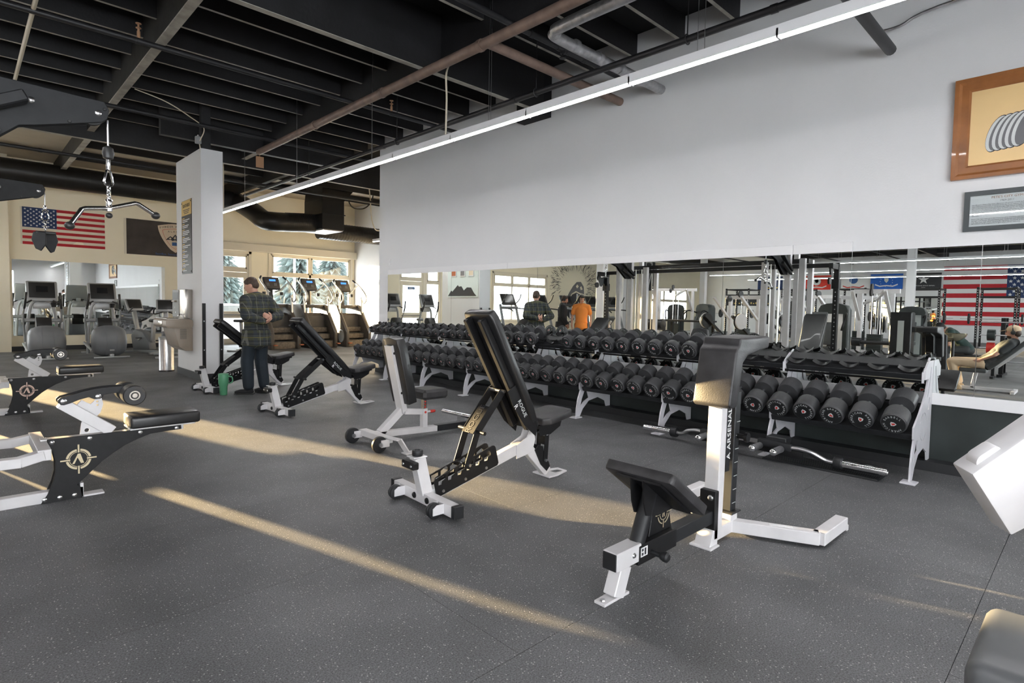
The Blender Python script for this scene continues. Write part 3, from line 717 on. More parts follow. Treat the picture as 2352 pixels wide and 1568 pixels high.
for g in ([(.62, .40), (.66, .41), (.66, .365), (.63, .36)], [(.68, .41), (.72, .41), (.73, .37), (.69, .36)], [(.76, .48), (.82, .52), (.9, .50), (.84, .45)], [(.83, .62), (.9, .66), (.98, .64), (.9, .57)], [(.74, .42), (.86, .46), (.95, .42), (.84, .40)], [(.98, .25), (1.04, .24), (1.02, .33), (.96, .36)], [(1.0, .5), (1.1, .6), (1.2, .55), (1.1, .45)]): pprint(g, 'print_grey', .0035, 'printed_highlight')
pq = thing('framed_notice', 'slate framed typed notice below the wooden framed picture', 'notice', (XW, .905, 2.131))
frame(pq, .60, .345, [(0, 0), (.024, 0), (.024, .04), (0, .04)], 'frame_slate')
B().bb(-.010, -.003, -.56, -.04, .04, .305).build('paper', 'paper', pq, flat=True)
text("PETE'S CITY GYM", .027, 'wood_frame', pq, (-.0112, -.285, .28), -Y3, Z3, .0006)
text('1969-2011', .022, 'ink_grey', pq, (-.0112, -.285, .25), -Y3, Z3, .0006)
LN = ["For 42 years, Pete's City Gym offered an old-school, no-frills facility", 'that welcomed everyone. A WWII Army Air Force veteran started the', 'gym in the basement of the old Anchorage High School building, then', 'moved it to the downtown Park Strip to make way for the Alaska', 'Center for the Performing Arts. When Pete passed away in 1992, the board', "renamed the gym in his honor. Pete's City Gym was born. Pete's remained a", 'fixture of Anchorage until 2011, when the board closed the gym due to', 'difficulties.', '', "Pete's City Gym lives on in the memories of its members, and here at Southside", 'Strength and Fitness. We purchased their equipment and were given the', 'City Gym bear logo which we proudly represent. Southside is honored to be', 'the tradition of the neighborhood gym where all are welcome']
B().bb(-.016, -.0155, -.56, -.04, .04, .305).build('glazing', 'glass', pq, flat=True)
for i, s in enumerate(LN):
    if s: text(s, .0128, 'ink', pq, (-.0112, -.055, .225-.0135*i), -Y3, Z3, .0004, 'LEFT', name='text_line')
# lit exit fitting on the end wall
ex = tag(B().bb(-.05, 0, -.16, .16, -.2, .2).build('emergency_light', 'exit_white', bev=.01), 'white emergency light unit on the end wall by the mirror wall corner', 'light'); ex.location = (XE, 17.0, 2.65)
for y_ in (-.08, .08): B().lathe([(.03, 0), (.045, .05), (.04, .055)], (-.05, y_, -.1), (-1, 0, .0), 14).build('lamp_head', 'yellow', ex)

# ================================================================ outside the windows
S(B().bb(-60, 80, YB+.2, 140, -.3, -.16).build('ground_snow', 'snow', flat=True))
def conifer(x, y, h, label, seed):
    rnd = random.Random(seed)
    t = thing('spruce_tree', label, 'tree', (x, y, -.16), 0, None)
    B().tube([(0, 0, 0), (0, 0, h*.95)], [.16*h/8, .02], 8).build('trunk', 'bark', t)
    b = B()
    lv = 38
    for i in range(lv):
        z = h*(.08+.9*i/lv); rr = (h*.24)*(1-i/lv)**.85+.12
        n = 14
        for j in range(n):
            a = 2*math.pi*(j+rnd.random()*.7)/n; rl = rr*(.7+.45*rnd.random())
            dx, dy = math.cos(a), math.sin(a); px, py = -dy, dx
            tip = (dx*rl, dy*rl, z-rl*.42); w = rl*.13
            b.add([(0, 0, z+.05), (dx*rl*.55+px*w, dy*rl*.55+py*w, z-rl*.12), tip, (dx*rl*.55-px*w, dy*rl*.55-py*w, z-rl*.12), (dx*rl*.5, dy*rl*.5, z-rl*.34)], [(0, 1, 4), (1, 2, 4), (2, 3, 4), (3, 0, 4), (0, 3, 2, 1)])
    b.build('branches', 'spruce', t, flat=True, kind='stuff')
conifer(19.2, 44, 10.5, 'tall spruce tree outside the left pane of the bay window', 1)
conifer(23.6, 47, 9.5, 'spruce tree outside the right pane of the bay window', 2)
conifer(16.2, 52, 8.6, 'spruce tree behind the left edge of the bay window', 3)
for i in range(7): conifer(14.5+i*3.1, 66+(i % 2)*3, 5.0+(i % 3)*.7, 'distant snowy spruce in the tree line across the road, %s from the left' % ORD[i], 10+i)
def car(x, y, label, m):
    t = thing('parked_car', label, 'car', (x, y, -.16), 0)
    B().prism([(-2.1, .35), (2.1, .35), (2.15, .75), (1.95, .95), (1.25, 1.0), (.7, 1.45), (-1.1, 1.48), (-1.75, 1.0), (-2.1, .92)], (0, 0, 0), X3, Z3, 1.7).build('body', m, t, bev=.08)
    B().prism([(-1.55, 1.03), (1.1, 1.03), (.62, 1.38), (-1.02, 1.4)], (0, 0, 0), X3, Z3, 1.72).build('windows', 'car_glass', t, flat=True)
    B().prism([(.7, 1.0), (2.05, .95), (1.9, 1.08), (.8, 1.16)], (0, 0, 0), X3, Z3, 1.6).build('snow_cover', 'snow', t, bev=.05)
    for sx in (-1.3, 1.35):
        for s_ in (-1, 1): B().cyl((sx, s_*.72, .33), (sx, s_*.88, .33), .33, 20).build('wheel', 'dark_plastic', t)
car(8.6, 26, 'snow dusted parked car seen through the glazed door', 'car_paint')
car(-2.2, 28.5, 'pale blue parked car outside the numbered door, seen in the mirror', 'blue_print')
sh_ = thing('shop_building', 'low pale shop building across the lot outside the numbered door', 'building', (-2.0, 35.5, -.2))  # width and height set to block sun through the numbered door
B().bb(-3.2, 3.4, -1.5, 6, 0, 5.0).build('wall', 'car_paint', sh_, flat=True)
B().bb(-3.25, 3.6, -1.75, 6.2, 5.0, 5.25).build('roof', 'snow', sh_, flat=True)
for i in range(4):
    w_ = B().bb(-2.9+i*1.6, -1.9+i*1.6, -1.53, -1.5, 2.2, 3.5).build('window', 'trim_white', sh_, flat=True); B().bb(-2.82+i*1.6, -1.98+i*1.6, -1.545, -1.53, 2.28, 3.42).build('pane', 'car_glass', w_, flat=True)
fn = thing('board_fence', 'weathered grey board fence outside the numbered door', 'fence', (-2.0, 32.5, -.16))
for i in range(30): B().bb(-3.6+i*.2, -3.41+i*.2, -.012, .012, 0, 1.75+.03*(i % 3)).build('board', 'sheet_grey', fn, flat=True)
lp = tag(B().tube([(0, 0, -.16), (0, 0, 6.5)], [.09, .06], 10).build('light_pole', 'car_paint'), 'pale street light pole outside the bay window', 'pole'); lp.location = (16.3, 38, 0)
# ================================================================ dumbbell racks and dumbbells
TA = R(26); TV = Vector((math.cos(TA), 0, math.sin(TA))); TN = Vector((-math.sin(TA), 0, math.cos(TA)))
# side plate outline in (x, z), measured from the rack's front foot line x = 5.64
PO = [(.0, .012), (.005, .12), (.03, .24), (.075, .345), (.055, .36), (.05, .455), (.24, .555), (.44, .70), (.50, .80), (.52, .83), (.385, .83), (.375, .915), (.50, .985), (.70, .985), (.705, .6), (.715, .012), (.66, .012), (.60, .16), (.44, .225), (.25, .195), (.13, .10), (.075, .012)]
def ring(c, r0, r1, a0, a1, n=10): return arc(c, r1, a0, a1, n)+arc(c, r0, a1, a0, n)
HOL = [[(.075, .13), (.16, .20), (.25, .235), (.21, .33), (.155, .33), (.11, .24)], ring((.40, .42), .115, .128, 200, 260), ring((.40, .42), .115, .128, 280, 340), ring((.40, .42), .115, .128, 20, 80), ring((.40, .42), .115, .128, 100, 160),
       [(.394, .30), (.406, .30), (.41, .40), (.394, .40)], [(.50, .66), (.56, .70), (.63, .93), (.60, .93), (.56, .80)], [(.55, .55), (.60, .55), (.62, .66), (.58, .66)]]
UPM = B().prism(PO, (0, 0, 0), X3, Z3, .014, HOL).mesh('upright', 0)
FOM = B().bb(-.065, .065, -.055, .055, 0, .012).mesh('foot_plate', .002, 1)
def saddle_mesh(w):
    n = 9; vs = []
    for i in range(n+1):
        t = -1+2*i/n; yy = t*w; zz = .042*(t*t)
        for x in (-.034, .026):
            for dz in (0, .012): vs.append((x, yy, zz+dz))
    fs = []
    for i in range(n):
        a = i*4; b_ = a+4
        fs += [(a, a+2, b_+2, b_), (a+1, b_+1, b_+3, a+3), (a, b_, b_+1, a+1), (a+2, a+3, b_+3, b_+2)]
    fs += [(0, 1, 3, 2), (n*4, n*4+2, n*4+3, n*4+1)]
    return B().add(vs, fs).box((0, 0, -.01), (.05, w*.5, .03)).mesh('saddle', 0)
SAD = saddle_mesh(.080)
UP_Y = [3.24, 3.46, 3.69, 3.915, 4.145, 4.375, 4.59, 4.825, 5.045]
def rack(y0, ups, y1, label):
    t = thing('dumbbell_rack', label, 'dumbbell rack', (5.64, y0, 0), 0, 'white two tier dumbbell racks')
    u0 = None
    for y in ups:
        if u0 is None: u0 = link('upright', UPM, 'rack_white', t); u0.location = (0, y-y0, 0); f0 = link('foot_plate', FOM, 'rack_white', t); f0.location = (0, y-y0, 0); inst(f0, t, (.665, y-y0, 0))
        else: inst(u0, t, (0, y-y0, 0)); inst(f0, t, (0, y-y0, 0)); inst(f0, t, (.665, y-y0, 0))
    L_ = y1-y0
    for nm_, c, dpt in (('lower_tray', (.075, .38), .46), ('upper_tray', (.40, .862), .26)):
        b = B(); o = Vector((c[0], L_/2, c[1]))
        M = Matrix((TV, Y3, TN)).transposed()
        b.box(o+TV*dpt/2, (dpt, L_-.012, .016), M)
        b.box(o-TN*.012, (.014, L_-.012, .055), M); b.box(o+TV*dpt-TN*.012, (.014, L_-.012, .055), M)
        if nm_ == 'upper_tray': b.box(o+TV*.14+TN*.022, (.125, L_-.02, .045), M)
        b.build(nm_, 'black_satin', t, bev=.003, seg=1)
    br = None
    for y in ups:                                                   # bright bracket wrapped over the upper tray at each upright
        b = B().bar(Vector((.385, 0, .875))+TN*.012, Vector((.385, 0, .875))+TV*.28+TN*.012, .016, .012, TN).bar((.385, 0, .895), (.39, 0, .80), .016, .012, X3)
        if br is None: br = b.build('tray_bracket', 'rack_white', t); br.location = (0, y-y0+.012, 0)
        else: inst(br, t, (0, y-y0+.012, 0))
    # curved saddles along the upper tray
    n = round(L_/.232); s0 = None
    for i in range(n):
        for q in (.028, .25):
            p = Vector((.40, (i+.5)*L_/n, .862))+TV*q+TN*.020
            if s0 is None: s0 = link('saddle', SAD, 'black_metal', t); s0.location = p; s0.rotation_euler = (0, -TA, 0)
            else: inst(s0, t, p, (0, -TA, 0))
    B().cyl((.50, .01, .80), (.50, L_-.01, .80), .011, 8).build('tie_bar', 'black_metal', t)
    return t
rack(1.06, [1.06, 2.23, 3.43], 4.60, 'white two tier dumbbell rack nearest the camera with empty upper saddles')
rack(4.63, [4.63, 5.77, 6.9], 8.04, 'white two tier dumbbell rack in the middle of the mirror wall')
rack(8.07, [8.07, 9.24, 10.42], 10.43, 'white two tier dumbbell rack farthest away, by the stair climbers')

HEAD = B().lathe([(.0, .0), (.90, .0), (.93, .004), (.93, .03), (1.0, .09), (1.0, .90), (.955, 1.0), (.0, 1.0)], ax=(1, 0, 0), n=32).mesh('head', 0, ang=40)
HANDLE = B().lathe([(.75, 0), (.75, .1), (1.0, .2), (1.08, .5), (1.0, .8), (.75, .9), (.75, 1)], ax=(1, 0, 0), n=14).mesh('handle', 0)
for me, mm in ((HEAD, 'urethane'), (HANDLE, 'steel')): me.materials.append(MATS[mm])
FACE = B().lathe([(.88, 0), (.88, .004)], (-.003, 0, 0), (1, 0, 0), 32).mesh('face_plate', 0); FACE.materials.append(MATS['urethane_face'])
tmp = thing('tmp', '', '')
LET = arctext('AMERICAN BARBELL', .70, .26, 'print_grey', tmp, (-.006, 0, 0), -Y3, Z3, 90, 18).data
LET2 = arctext('AMERICAN BARBELL', .70, .26, 'print_dim', tmp, (-.006, 0, 0), -Y3, Z3, 90, 11.5).data
for o in list(tmp.children): bpy.data.objects.remove(o)
bpy.data.objects.remove(tmp)
EMB = B().prism([(-.20, .18), (0, .23), (.20, .18), (.18, -.05), (0, -.24), (-.18, -.05)], (-.007, 0, 0), -Y3, Z3, .004).mesh('emblem', 0); EMB.materials.append(MATS['print_grey'])
EMR = B().prism([(-.14, .11), (-.02, .13), (.12, .12), (.05, .03), (.12, -.04), (0, -.17), (-.10, -.04)], (-.010, 0, 0), -Y3, Z3, .004).mesh('emblem_mark', 0); EMR.materials.append(MATS['red'])
def dumbbell(label, front, r, hl, gap, spin, lit, group):
    t = thing('dumbbell', label, 'dumbbell', front, 0, group)
    t.rotation_mode = 'QUATERNION'
    t.rotation_quaternion = Matrix.Rotation(-TA, 3, 'Y').to_quaternion() @ Matrix.Rotation(spin, 3, 'X').to_quaternion()
    for i, x in enumerate((0, hl+gap)):
        h = bpy.data.objects.new('head', HEAD); COL.objects.link(h); h.parent = t
        h.scale = (hl, r, r) if i == 0 else (-hl, r, r)
        h.location = (x if i == 0 else x+hl, 0, 0)
        for nm_, me in (('face_plate', FACE), ('lettering', LET if lit else LET2), ('emblem', EMB), ('emblem_mark', EMR)):
            c = bpy.data.objects.new(nm_, me); COL.objects.link(c); c.parent = h
            c.scale = (.06/hl, 1, 1)
    g = bpy.data.objects.new('handle', HANDLE); COL.objects.link(g); g.parent = t; g.location = (hl, 0, 0); g.scale = (gap, .0165, .0165)
rnd = random.Random(3)
low = [1.187, 1.43, 1.664, 1.899, 2.141, 2.371, 2.605, 2.838, 3.07, 3.305, 3.532, 3.768, 3.998, 4.233, 4.466, 4.698, 4.927, 5.158, 5.383, 5.58, 5.785, 5.985, 6.18, 6.37, 6.555, 6.765, 6.986, 7.225, 7.455, 7.682, 7.905, 8.146, 8.381, 8.60, 8.80, 8.99, 9.17, 9.352, 9.545, 9.774, 10.000, 10.222]
for i, y in enumerate(low):
    k = (y-1.187)/9.0
    r = .0985-.004*k; hl = .165-.075*k
    fr_ = Vector((5.62, y, .475+.02*k))
    dumbbell('black round dumbbell on the lower tier, %s from the near end' % ORD[i], fr_, r, hl, .125, R(rnd.uniform(-170, 170)), True, 'dumbbells on the lower tier')
up_near = [2.79, 3.01, 3.24, 3.46, 3.69, 3.915, 4.145, 4.375, 4.59, 4.825, 5.045]
up_far = [5.72, 5.96, 6.19, 6.40, 6.62, 6.86, 7.10, 7.345, 7.54, 7.785, 8.005, 8.23, 8.45, 8.69, 8.925, 9.14, 9.37, 9.605, 9.82, 10.06]
for i, y in enumerate(up_near+up_far):
    if y in up_near: r = .097-.002*up_near.index(y)*.5; hl = .085
    else:
        k = up_far.index(y)/19; r = .092 if k < .33 else .074-.022*(k-.33)/.67; hl = .07-.022*k
        if .3 < k < .36: r = .09
    c = Vector((5.64+.40, y, .862))+TN*(.018+.012+r)-TV*.09
    dumbbell('black round dumbbell on the upper tier, %s from the near end' % ORD[i], c, r, hl, .12 if y in up_near else .13, R(rnd.uniform(-170, 170)), True, 'dumbbells on the upper tier')

# ================================================================ adjustable benches
def plate_uvz(b, poly, v, t=.006, holes=()): return b.prism([(p[0], p[1]) for p in poly], (0, v, 0), X3, Z3, t, holes)
def bench(label, loc, rz, ang, lettered=True):
    """local +x = seat end, y = across, z = up; ang = back pad angle above horizontal"""
    t = thing('adjustable_bench', label, 'bench', loc, rz, 'adjustable benches with white frames')
    P = lambda b, n, m, bev=.003, **k: b.build(n, m, t, bev=bev, seg=1, **k)
    P(B().bb(0, .07, -.365, .365, .022, .098), 'rear_foot', 'white_paint')
    for s in (-1, 1):
        P(B().bb(-.003, .073, s*.385-.02, s*.385+.02, .018, .102), 'end_cap', 'black_satin')
        for o_ in (-.035, .035): P(B().prism([(-.085, .03), (-.085, .075), (-.055, .095), (0, .095), (0, .03)], (0, s*.245+o_, 0), X3, Z3, .006), 'wheel_bracket', 'white_paint', 0)
        w = B().lathe([(.03, -.025), (.05, -.02), (.052, -.004), (.046, 0), (.052, .004), (.05, .02), (.03, .025)], (-.055, s*.245, .052), Y3, 24).build('wheel', 'black_satin', t)
        B().lathe([(.016, -.03), (.016, .03)], (-.055, s*.245, .052), Y3, 12).build('axle', 'steel', w)
        P(B().lathe([(.022, 0), (.020, .008), (.008, .012)], (0, s*.08, .06), (-1, 0, 0), 14), 'bolt', 'black_metal', 0)
    P(B().bar((.035, 0, .09), (-.03, 0, .355), .076, .085, X3).box((-.033, 0, .358), (.11, .10, .008)), 'rear_post', 'white_paint')
    B().lathe([(.034, 0), (.038, .006), (.038, .034), (.034, .04), (.02, .04), (.018, .03)], (-.03, 0, .362), Z3, 20).build('rubber_stop', 'black_satin', t)
    g = P(B().bb(-.112, -.062, -.075, .075, .285, .335), 'lift_handle', 'black_metal', .006)
    for s in (-.05, .05): B().lathe([(.010, 0), (.008, .005)], (-.112, s, .31), (-1, 0, 0), 10).build('bolt', 'steel', g)
    a, c = Vector((.06, 0, .065)), Vector((.93, 0, .285)); dv = (c-a).normalized(); nv = Vector((-dv.z, 0, dv.x))
    P(B().bar(a, c, .062, .085, nv), 'spine', 'white_paint', .004)
    P(B().prism([(.86, .20), (.95, .215), (1.03, .235), (1.06, .33), (1.035, .43), (1.0, .43), (.97, .36), (.86, .31)], (0, .036, 0), X3, Z3, .01).prism([(.86, .20), (.95, .215), (1.03, .235), (1.06, .33), (1.035, .43), (1.0, .43), (.97, .36), (.86, .31)], (0, -.036, 0), X3, Z3, .01), 'knee_plate', 'white_paint', .002)
    P(B().bar((.96, 0, .30), (1.225, 0, .03), .062, .085, (1, 0, 1)), 'front_leg', 'white_paint', .004)
    out = [(1.17, -.10), (1.27, -.10), (1.43, -.055), (1.43, .055), (1.27, .10), (1.17, .10)]
    P(B().prism(out, (0, 0, .008), X3, Y3, .012, [rrect(1.30, 1.40, -.04, .04, .02)]), 'front_foot', 'white_paint', .002)
    # ladder: two toothed plates beside the spine
    N = 6; top = []
    L0, L1 = .06, .585
    for i in range(N):
        x = L0+(L1-L0)*(i+.1)/N; w = (L1-L0)/N
        top += [(x, .105), (x+w*.22, .075), (x+w*.52, .07), (x+w*.62, .092), (x+w*.80, .112)]
    poly = [(L0-.02, -.025), (L1+.02, -.025), (L1+.035, -.01)] + arc((L1+.005, .112), .03, 0, 90, 3) + [(L0+.0, .112), (L0-.02, .095)]
    slots = []
    for i in range(N):
        x = L0+.01+(L1-L0-.02)*i/N; w = (L1-L0)/N
        slots.append([(x, .055), (x+w*.34, .050), (x+w*.46, .072), (x+w*.80, .078), (x+w*.86, .104), (x+w*.70, .118), (x+w*.12, .103)])
    for s in (-1, 1):
        pb = B().prism(poly, a+Vector((0, s*.046, 0)), dv, nv, .008, slots)
        lp_ = P(pb, 'ladder_plate', 'black_metal', 0)
        for x in (.10, .3, .5): B().lathe([(.012, 0), (.009, .006)], a+dv*x+nv*.0+Vector((0, s*.05, 0)), (0, s, 0), 10).build('bolt', 'steel', lp_)
    P(B().bar(a+dv*L0+nv*.128, a+dv*L1+nv*.142, .10, .006, nv), 'ladder_cover', 'black_metal', 0) if False else None
    # back pad, its two rails and side plates
    d = Vector((-math.cos(ang), 0, math.sin(ang))); n = Vector((-math.sin(ang), 0, -math.cos(ang)))   # d up along the pad, n out of its back
    h = Vector((1.03, 0, .475)); PL = 1.06
    M = Matrix((d, Y3, -n)).transposed()
    pad = B().prism([(0, -.11), (.22, -.145), (PL-.06, -.17), (PL, -.15), (PL, .15), (PL-.06, .17), (.22, .145), (0, .11)], h+n*.035-d*.02, d, Y3, .07).build('back_pad', 'vinyl', t, bev=.016, seg=3)
    for s in (-1, 1):
        P(B().bar(h+n*.10+d*.02+Y3*s*.085, h+n*.10+d*(PL-.05)+Y3*s*.085, .05, .06, n), 'pad_rail', 'black_metal', .008)
        q = B().prism([(.0, -.055), (.36, -.055), (.42, -.01), (.42, .075), (.30, .085), (.09, .06), (-.06, .0)], h+n*.085+Y3*s*.118, d, n, .006)
        sp_ = P(q, 'side_plate', 'black_metal', .0)
        if lettered:
            if s < 0:
                text('ROGUE', .046, 'print_grey', sp_, h+n*.100+d*.22+Y3*(s*.1225), -d, -n, .0008)
                text('R', .055, 'print_white', sp_, h+n*.148+d*.27+Y3*(s*.1225), -d, -n, .0008)
            else: text('ROGUE', .046, 'print_grey', sp_, h+n*.100+d*.22+Y3*(s*.1225), d, -n, .0008)
    # strut from the rails down to the ladder
    tp = h+n*.17+d*.42; Ls = .60; best = None
    for i in range(60):
        q = a+dv*(L0+(L1-L0)*i/59)+nv*.10
        e = abs((q-tp).length-Ls)
        if best is None or e < best[0]: best = (e, q)
    q = best[1]; sd = (q-tp).normalized(); sn = Vector((sd.z, 0, -sd.x))
    if sn.x > 0: sn = -sn
    Lq = (q-tp).length; bend = tp+sd*(Lq*.60)+sn*.055
    bd = (bend-tp).normalized(); bn = Vector((bd.z, 0, -bd.x)); bn = -bn if bn.x > 0 else bn
    for s in (-1, 1):
        yy = Y3*s*.068
        sb = B().bar(tp+yy, bend+yy, .008, .062, bn).bar(bend+yy, q+yy+sd*.03, .008, .056, sn)
        P(sb, 'strut_plate', 'black_metal', .002)
    P(B().bar(tp+bd*.16+bn*.024, tp+bd*.40+bn*.024, .136, .006, bn), 'strut_panel', 'black_metal', 0)
    if lettered:
        text('ROGUE', .075, 'ink', t, tp+bd*.28+bn*.0285, -bd, bn.cross(-bd), .0008)
    P(B().cyl(tp+Y3*.09, tp-Y3*.09, .013, 12), 'strut_pin', 'steel', 0)
    P(B().cyl(bend+Y3*.155, bend-Y3*.155, .014, 12), 'strut_handle', 'black_metal', 0)
    P(B().cyl(q+Y3*.09, q-Y3*.09, .011, 12), 'catch_pin', 'steel', 0)
    # seat with its support and swinging links
    sd_ = Vector((1, 0, .17)).normalized(); sn_ = Vector((-sd_.z, 0, sd_.x)); so = Vector((1.075, 0, .445))
    B().prism([(0, -.11), (.06, -.15), (.30, -.15), (.335, -.12), (.335, .12), (.30, .15), (.06, .15), (0, .11)], so+sn_*.03, sd_, Y3, .062).build('seat', 'vinyl_worn', t, bev=.014, seg=3)
    P(B().prism([(0, -.02), (.27, -.02), (.24, -.075), (.12, -.11), (.0, -.09)], so+Y3*.06, sd_, sn_, .006).prism([(0, -.02), (.27, -.02), (.24, -.075), (.12, -.11), (.0, -.09)], so-Y3*.06, sd_, sn_, .006).bar(so-sn_*.02, so+sd_*.30-sn_*.02, .13, .03, sn_), 'seat_frame', 'black_metal', 0)
    for s in (-1, 1):
        P(B().bar((1.19, s*.045, .385), (1.175, s*.045, .13), .006, .045, X3), 'seat_link', 'black_metal', 0)
        P(B().prism([(1.06, .24), (1.10, .275), (1.15, .26), (1.17, .17), (1.22, .12), (1.235, .08), (1.20, .045), (1.13, .11)], (0, s*.036, 0), X3, Z3, .008), 'leg_plate', 'black_metal', 0)
    P(B().bb(1.165, 1.195, -.04, .04, .27, .34), 'link_panel', 'black_metal', 0)
    P(B().cyl((1.175, -.06, .14), (1.175, .06, .14), .012, 10), 'link_pin', 'steel', 0); P(B().cyl((1.18, -.06, .36), (1.18, .06, .36), .012, 10), 'link_pin', 'steel', 0)
    return t
bench('black padded adjustable bench set steep, nearest the camera', (2.285, 3.245, 0), R(-2.5), R(60.5))
bench('black padded adjustable bench at medium incline behind the white utility seat', (2.83, 7.19, 0), R(3), R(45.5))
bench('black padded adjustable bench at low incline behind the standing man', (2.70, 9.60, 0), R(3), R(39))

# ================================================================ white utility bench with wheels
ub = thing('utility_bench', 'white framed upright utility bench with short black back pad and seat', 'bench', (2.95, 5.0, 0))
P = lambda b, n, m, bev=.003, par=None, **k: b.build(n, m, par or ub, bev=bev, seg=1, **k)
P(B().bb(-.05, .03, -.30, .20, .07, .13), 'rear_crossbar', 'white_paint')
P(B().bar((-.02, -.29, .13), (-.0, -.46, .13), .07, .012, Z3).bar((.0, -.455, .135), (.06, -.50, .012), .075, .012, X3).box((.085, -.51, .008), (.14, .09, .012)), 'stand_bracket', 'white_paint', .002)
for y_ in (.20, -.31):
    for o_ in (-.024, .024): P(B().bb(-.12, -.03, y_+o_-.006, y_+o_+.006, .05, .12), 'wheel_bracket', 'white_paint')
    w = B().lathe([(.03, -.022), (.072, -.02), (.078, -.012), (.078, .012), (.072, .02), (.03, .022)], (-.125, y_, .078), Y3, 28).build('wheel', 'black_satin', ub)
    B().lathe([(.02, -.035), (.02, .035)], (-.125, y_, .078), Y3, 12).build('hub', 'steel', w)
P(B().bar((.02, 0, .10), (.76, 0, .068), .07, .06, Z3), 'base_beam', 'white_paint')
P(B().bar((.755, 0, .07), (1.26, 0, .06), .075, .066, Z3), 'base_sleeve', 'black_satin')
P(B().bb(1.20, 1.27, -.2, .2, .01, .06), 'front_foot', 'black_satin')
P(B().cyl((1.10, .32, .17), (1.12, -.2, .17), .024, 16).bb(1.08, 1.14, -.03, .03, .06, .17), 'foot_bar', 'chrome', .0)
P(B().bar((.07, 0, .11), (.315, 0, .315), .07, .07, Z3), 'back_leg', 'white_paint')
# channel section carrying the back pad
ca, cb = Vector((.305, 0, .30)), Vector((.15, 0, .985)); cd = (cb-ca).normalized(); cn = Vector((-cd.z, 0, cd.x))
P(B().bar(ca-cd*.02, cb, .125, .012, cn).bar(ca+Y3*.058-cn*.025, cb+Y3*.058-cn*.025, .01, .05, cn).bar(ca-Y3*.058-cn*.025, cb-Y3*.058-cn*.025, .01, .05, cn), 'back_channel', 'white_paint')
for k_ in (.2, .62): B().lathe([(.014, 0), (.01, .006)], ca+cd*k_-Y3*.063-cn*.02, (0, -1, 0), 10).build('bolt', 'dark_plastic', ub)
if cn.x < 0: cn = -cn
B().prism([(.06, -.15), (.16, -.16), (.64, -.16), (.74, -.13), (.76, 0), (.74, .13), (.64, .16), (.16, .16), (.06, .15)], ca+cn*.075+cd*.02, cd, Y3, .10).build('back_pad', 'vinyl', ub, bev=.024, seg=3)
P(B().bb(.50, .82, -.15, .15, .41, .515), 'seat', 'vinyl_worn', .028)
P(B().bb(.57, .63, -.03, .03, .06, .30), 'seat_tube', 'white_paint')
st_ = P(B().bb(.578, .622, -.022, .022, .29, .42), 'seat_post', 'stainless')
for z_ in (.315, .345, .375): B().lathe([(.010, 0), (.010, .003)], (.60, -.022, z_), (0, -1, 0), 10).build('post_hole', 'red', st_)
B().lathe([(.013, 0), (.013, .003)], (.60, -.03, .262), (0, -1, 0), 10).build('tube_hole', 'red', ub)
P(B().bar((.35, 0, .295), (.57, 0, .270), .05, .06, Z3), 'seat_arm', 'white_paint')
pp = P(B().cyl((.63, 0, .258), (.68, 0, .258), .012, 10), 'pull_pin', 'white_paint', 0)
B().lathe([(.014, 0), (.018, .01), (.016, .06), (.008, .07)], (.68, 0, .258), X3, 12).build('pin_grip', 'red', pp)

# ================================================================ chest supported row station
rs = thing('row_station', 'white and black chest supported row station with tall black chest pad', 'exercise station', (2.2, 1.59, 0))
P = lambda b, n, m, bev=.003, par=None, **k: b.build(n, m, par or rs, bev=bev, seg=1, **k)
ff = P(B().bb(-.055, .145, -.032, .032, 0, .014), 'front_foot', 'white_paint', .002)
B().lathe([(.014, 0), (.012, .008)], (-.03, 0, .014), Z3, 6).build('bolt', 'steel', ff)
P(B().bar((.055, 0, .01), (.115, 0, .15), .07, .085, X3), 'front_leg', 'white_paint', .004)
P(B().bb(.02, .225, -.043, .043, .145, .235), 'beam_socket', 'white_paint', .004)
P(B().bb(.012, .021, -.040, .040, .148, .232), 'end_cap', 'black_satin', .004)
B().lathe([(.014, 0), (.009, .007)], (.16, -.043, .19), (0, -1, 0), 12).build('bolt', 'steel', rs)
P(B().bb(.20, .56, -.045, .045, .125, .225), 'beam_sleeve', 'black_metal', .004)
P(B().bb(.22, 1.0, -.036, .036, .135, .212), 'beam', 'black_satin', .004)
P(B().lathe([(.014, 0), (.014, .05), (.02, .055), (.026, .075), (.026, .09), (.016, .098)], (.315, -.045, .165), (0, -1, 0), 16), 'adjust_knob', 'black_satin', 0)
dc = P(B().bb(.215, .275, -.0465, -.045, .165, .212), 'warning_decal', 'paper', 0)
B().bb(.222, .236, -.0475, -.046, .172, .186).bb(.246, .26, -.0475, -.046, .172, .206).bb(.222, .236, -.0475, -.046, .193, .206).build('decal_print', 'ink', dc, flat=True)
P(B().cyl((.245, 0, .22), (.37, 0, .485), .040, 20), 'seat_post', 'black_satin', 0)
gu = P(B().prism([(.34, .225), (.56, .225), (.50, .46), (.40, .47)], (0, 0, 0), X3, Z3, .02), 'gusset', 'black_metal', .002)
lg = B()
for r0, r1 in ((.052, .058), (.034, .038)):
    for q in range(4): lg.prism(ring((0, 0), r0, r1, q*90+12, q*90+78, 8), (.475, -.0115, .32), X3, Z3, .002)
for q in range(4):
    dx, dz = ((1, 0), (0, 1), (-1, 0), (0, -1))[q]
    lg.box((.475+dx*.055, -.0115, .32+dz*.055), (.045 if dx else .005, .002, .045 if dz else .005))
lg.prism([(-.012, -.02), (-.006, -.02), (0, .012), (.006, -.02), (.012, -.02), (.004, .024), (-.004, .024)], (.475, -.0115, .32), X3, Z3, .002)
lg.build('crosshair_logo', 'logo_bronze', rs, flat=True)
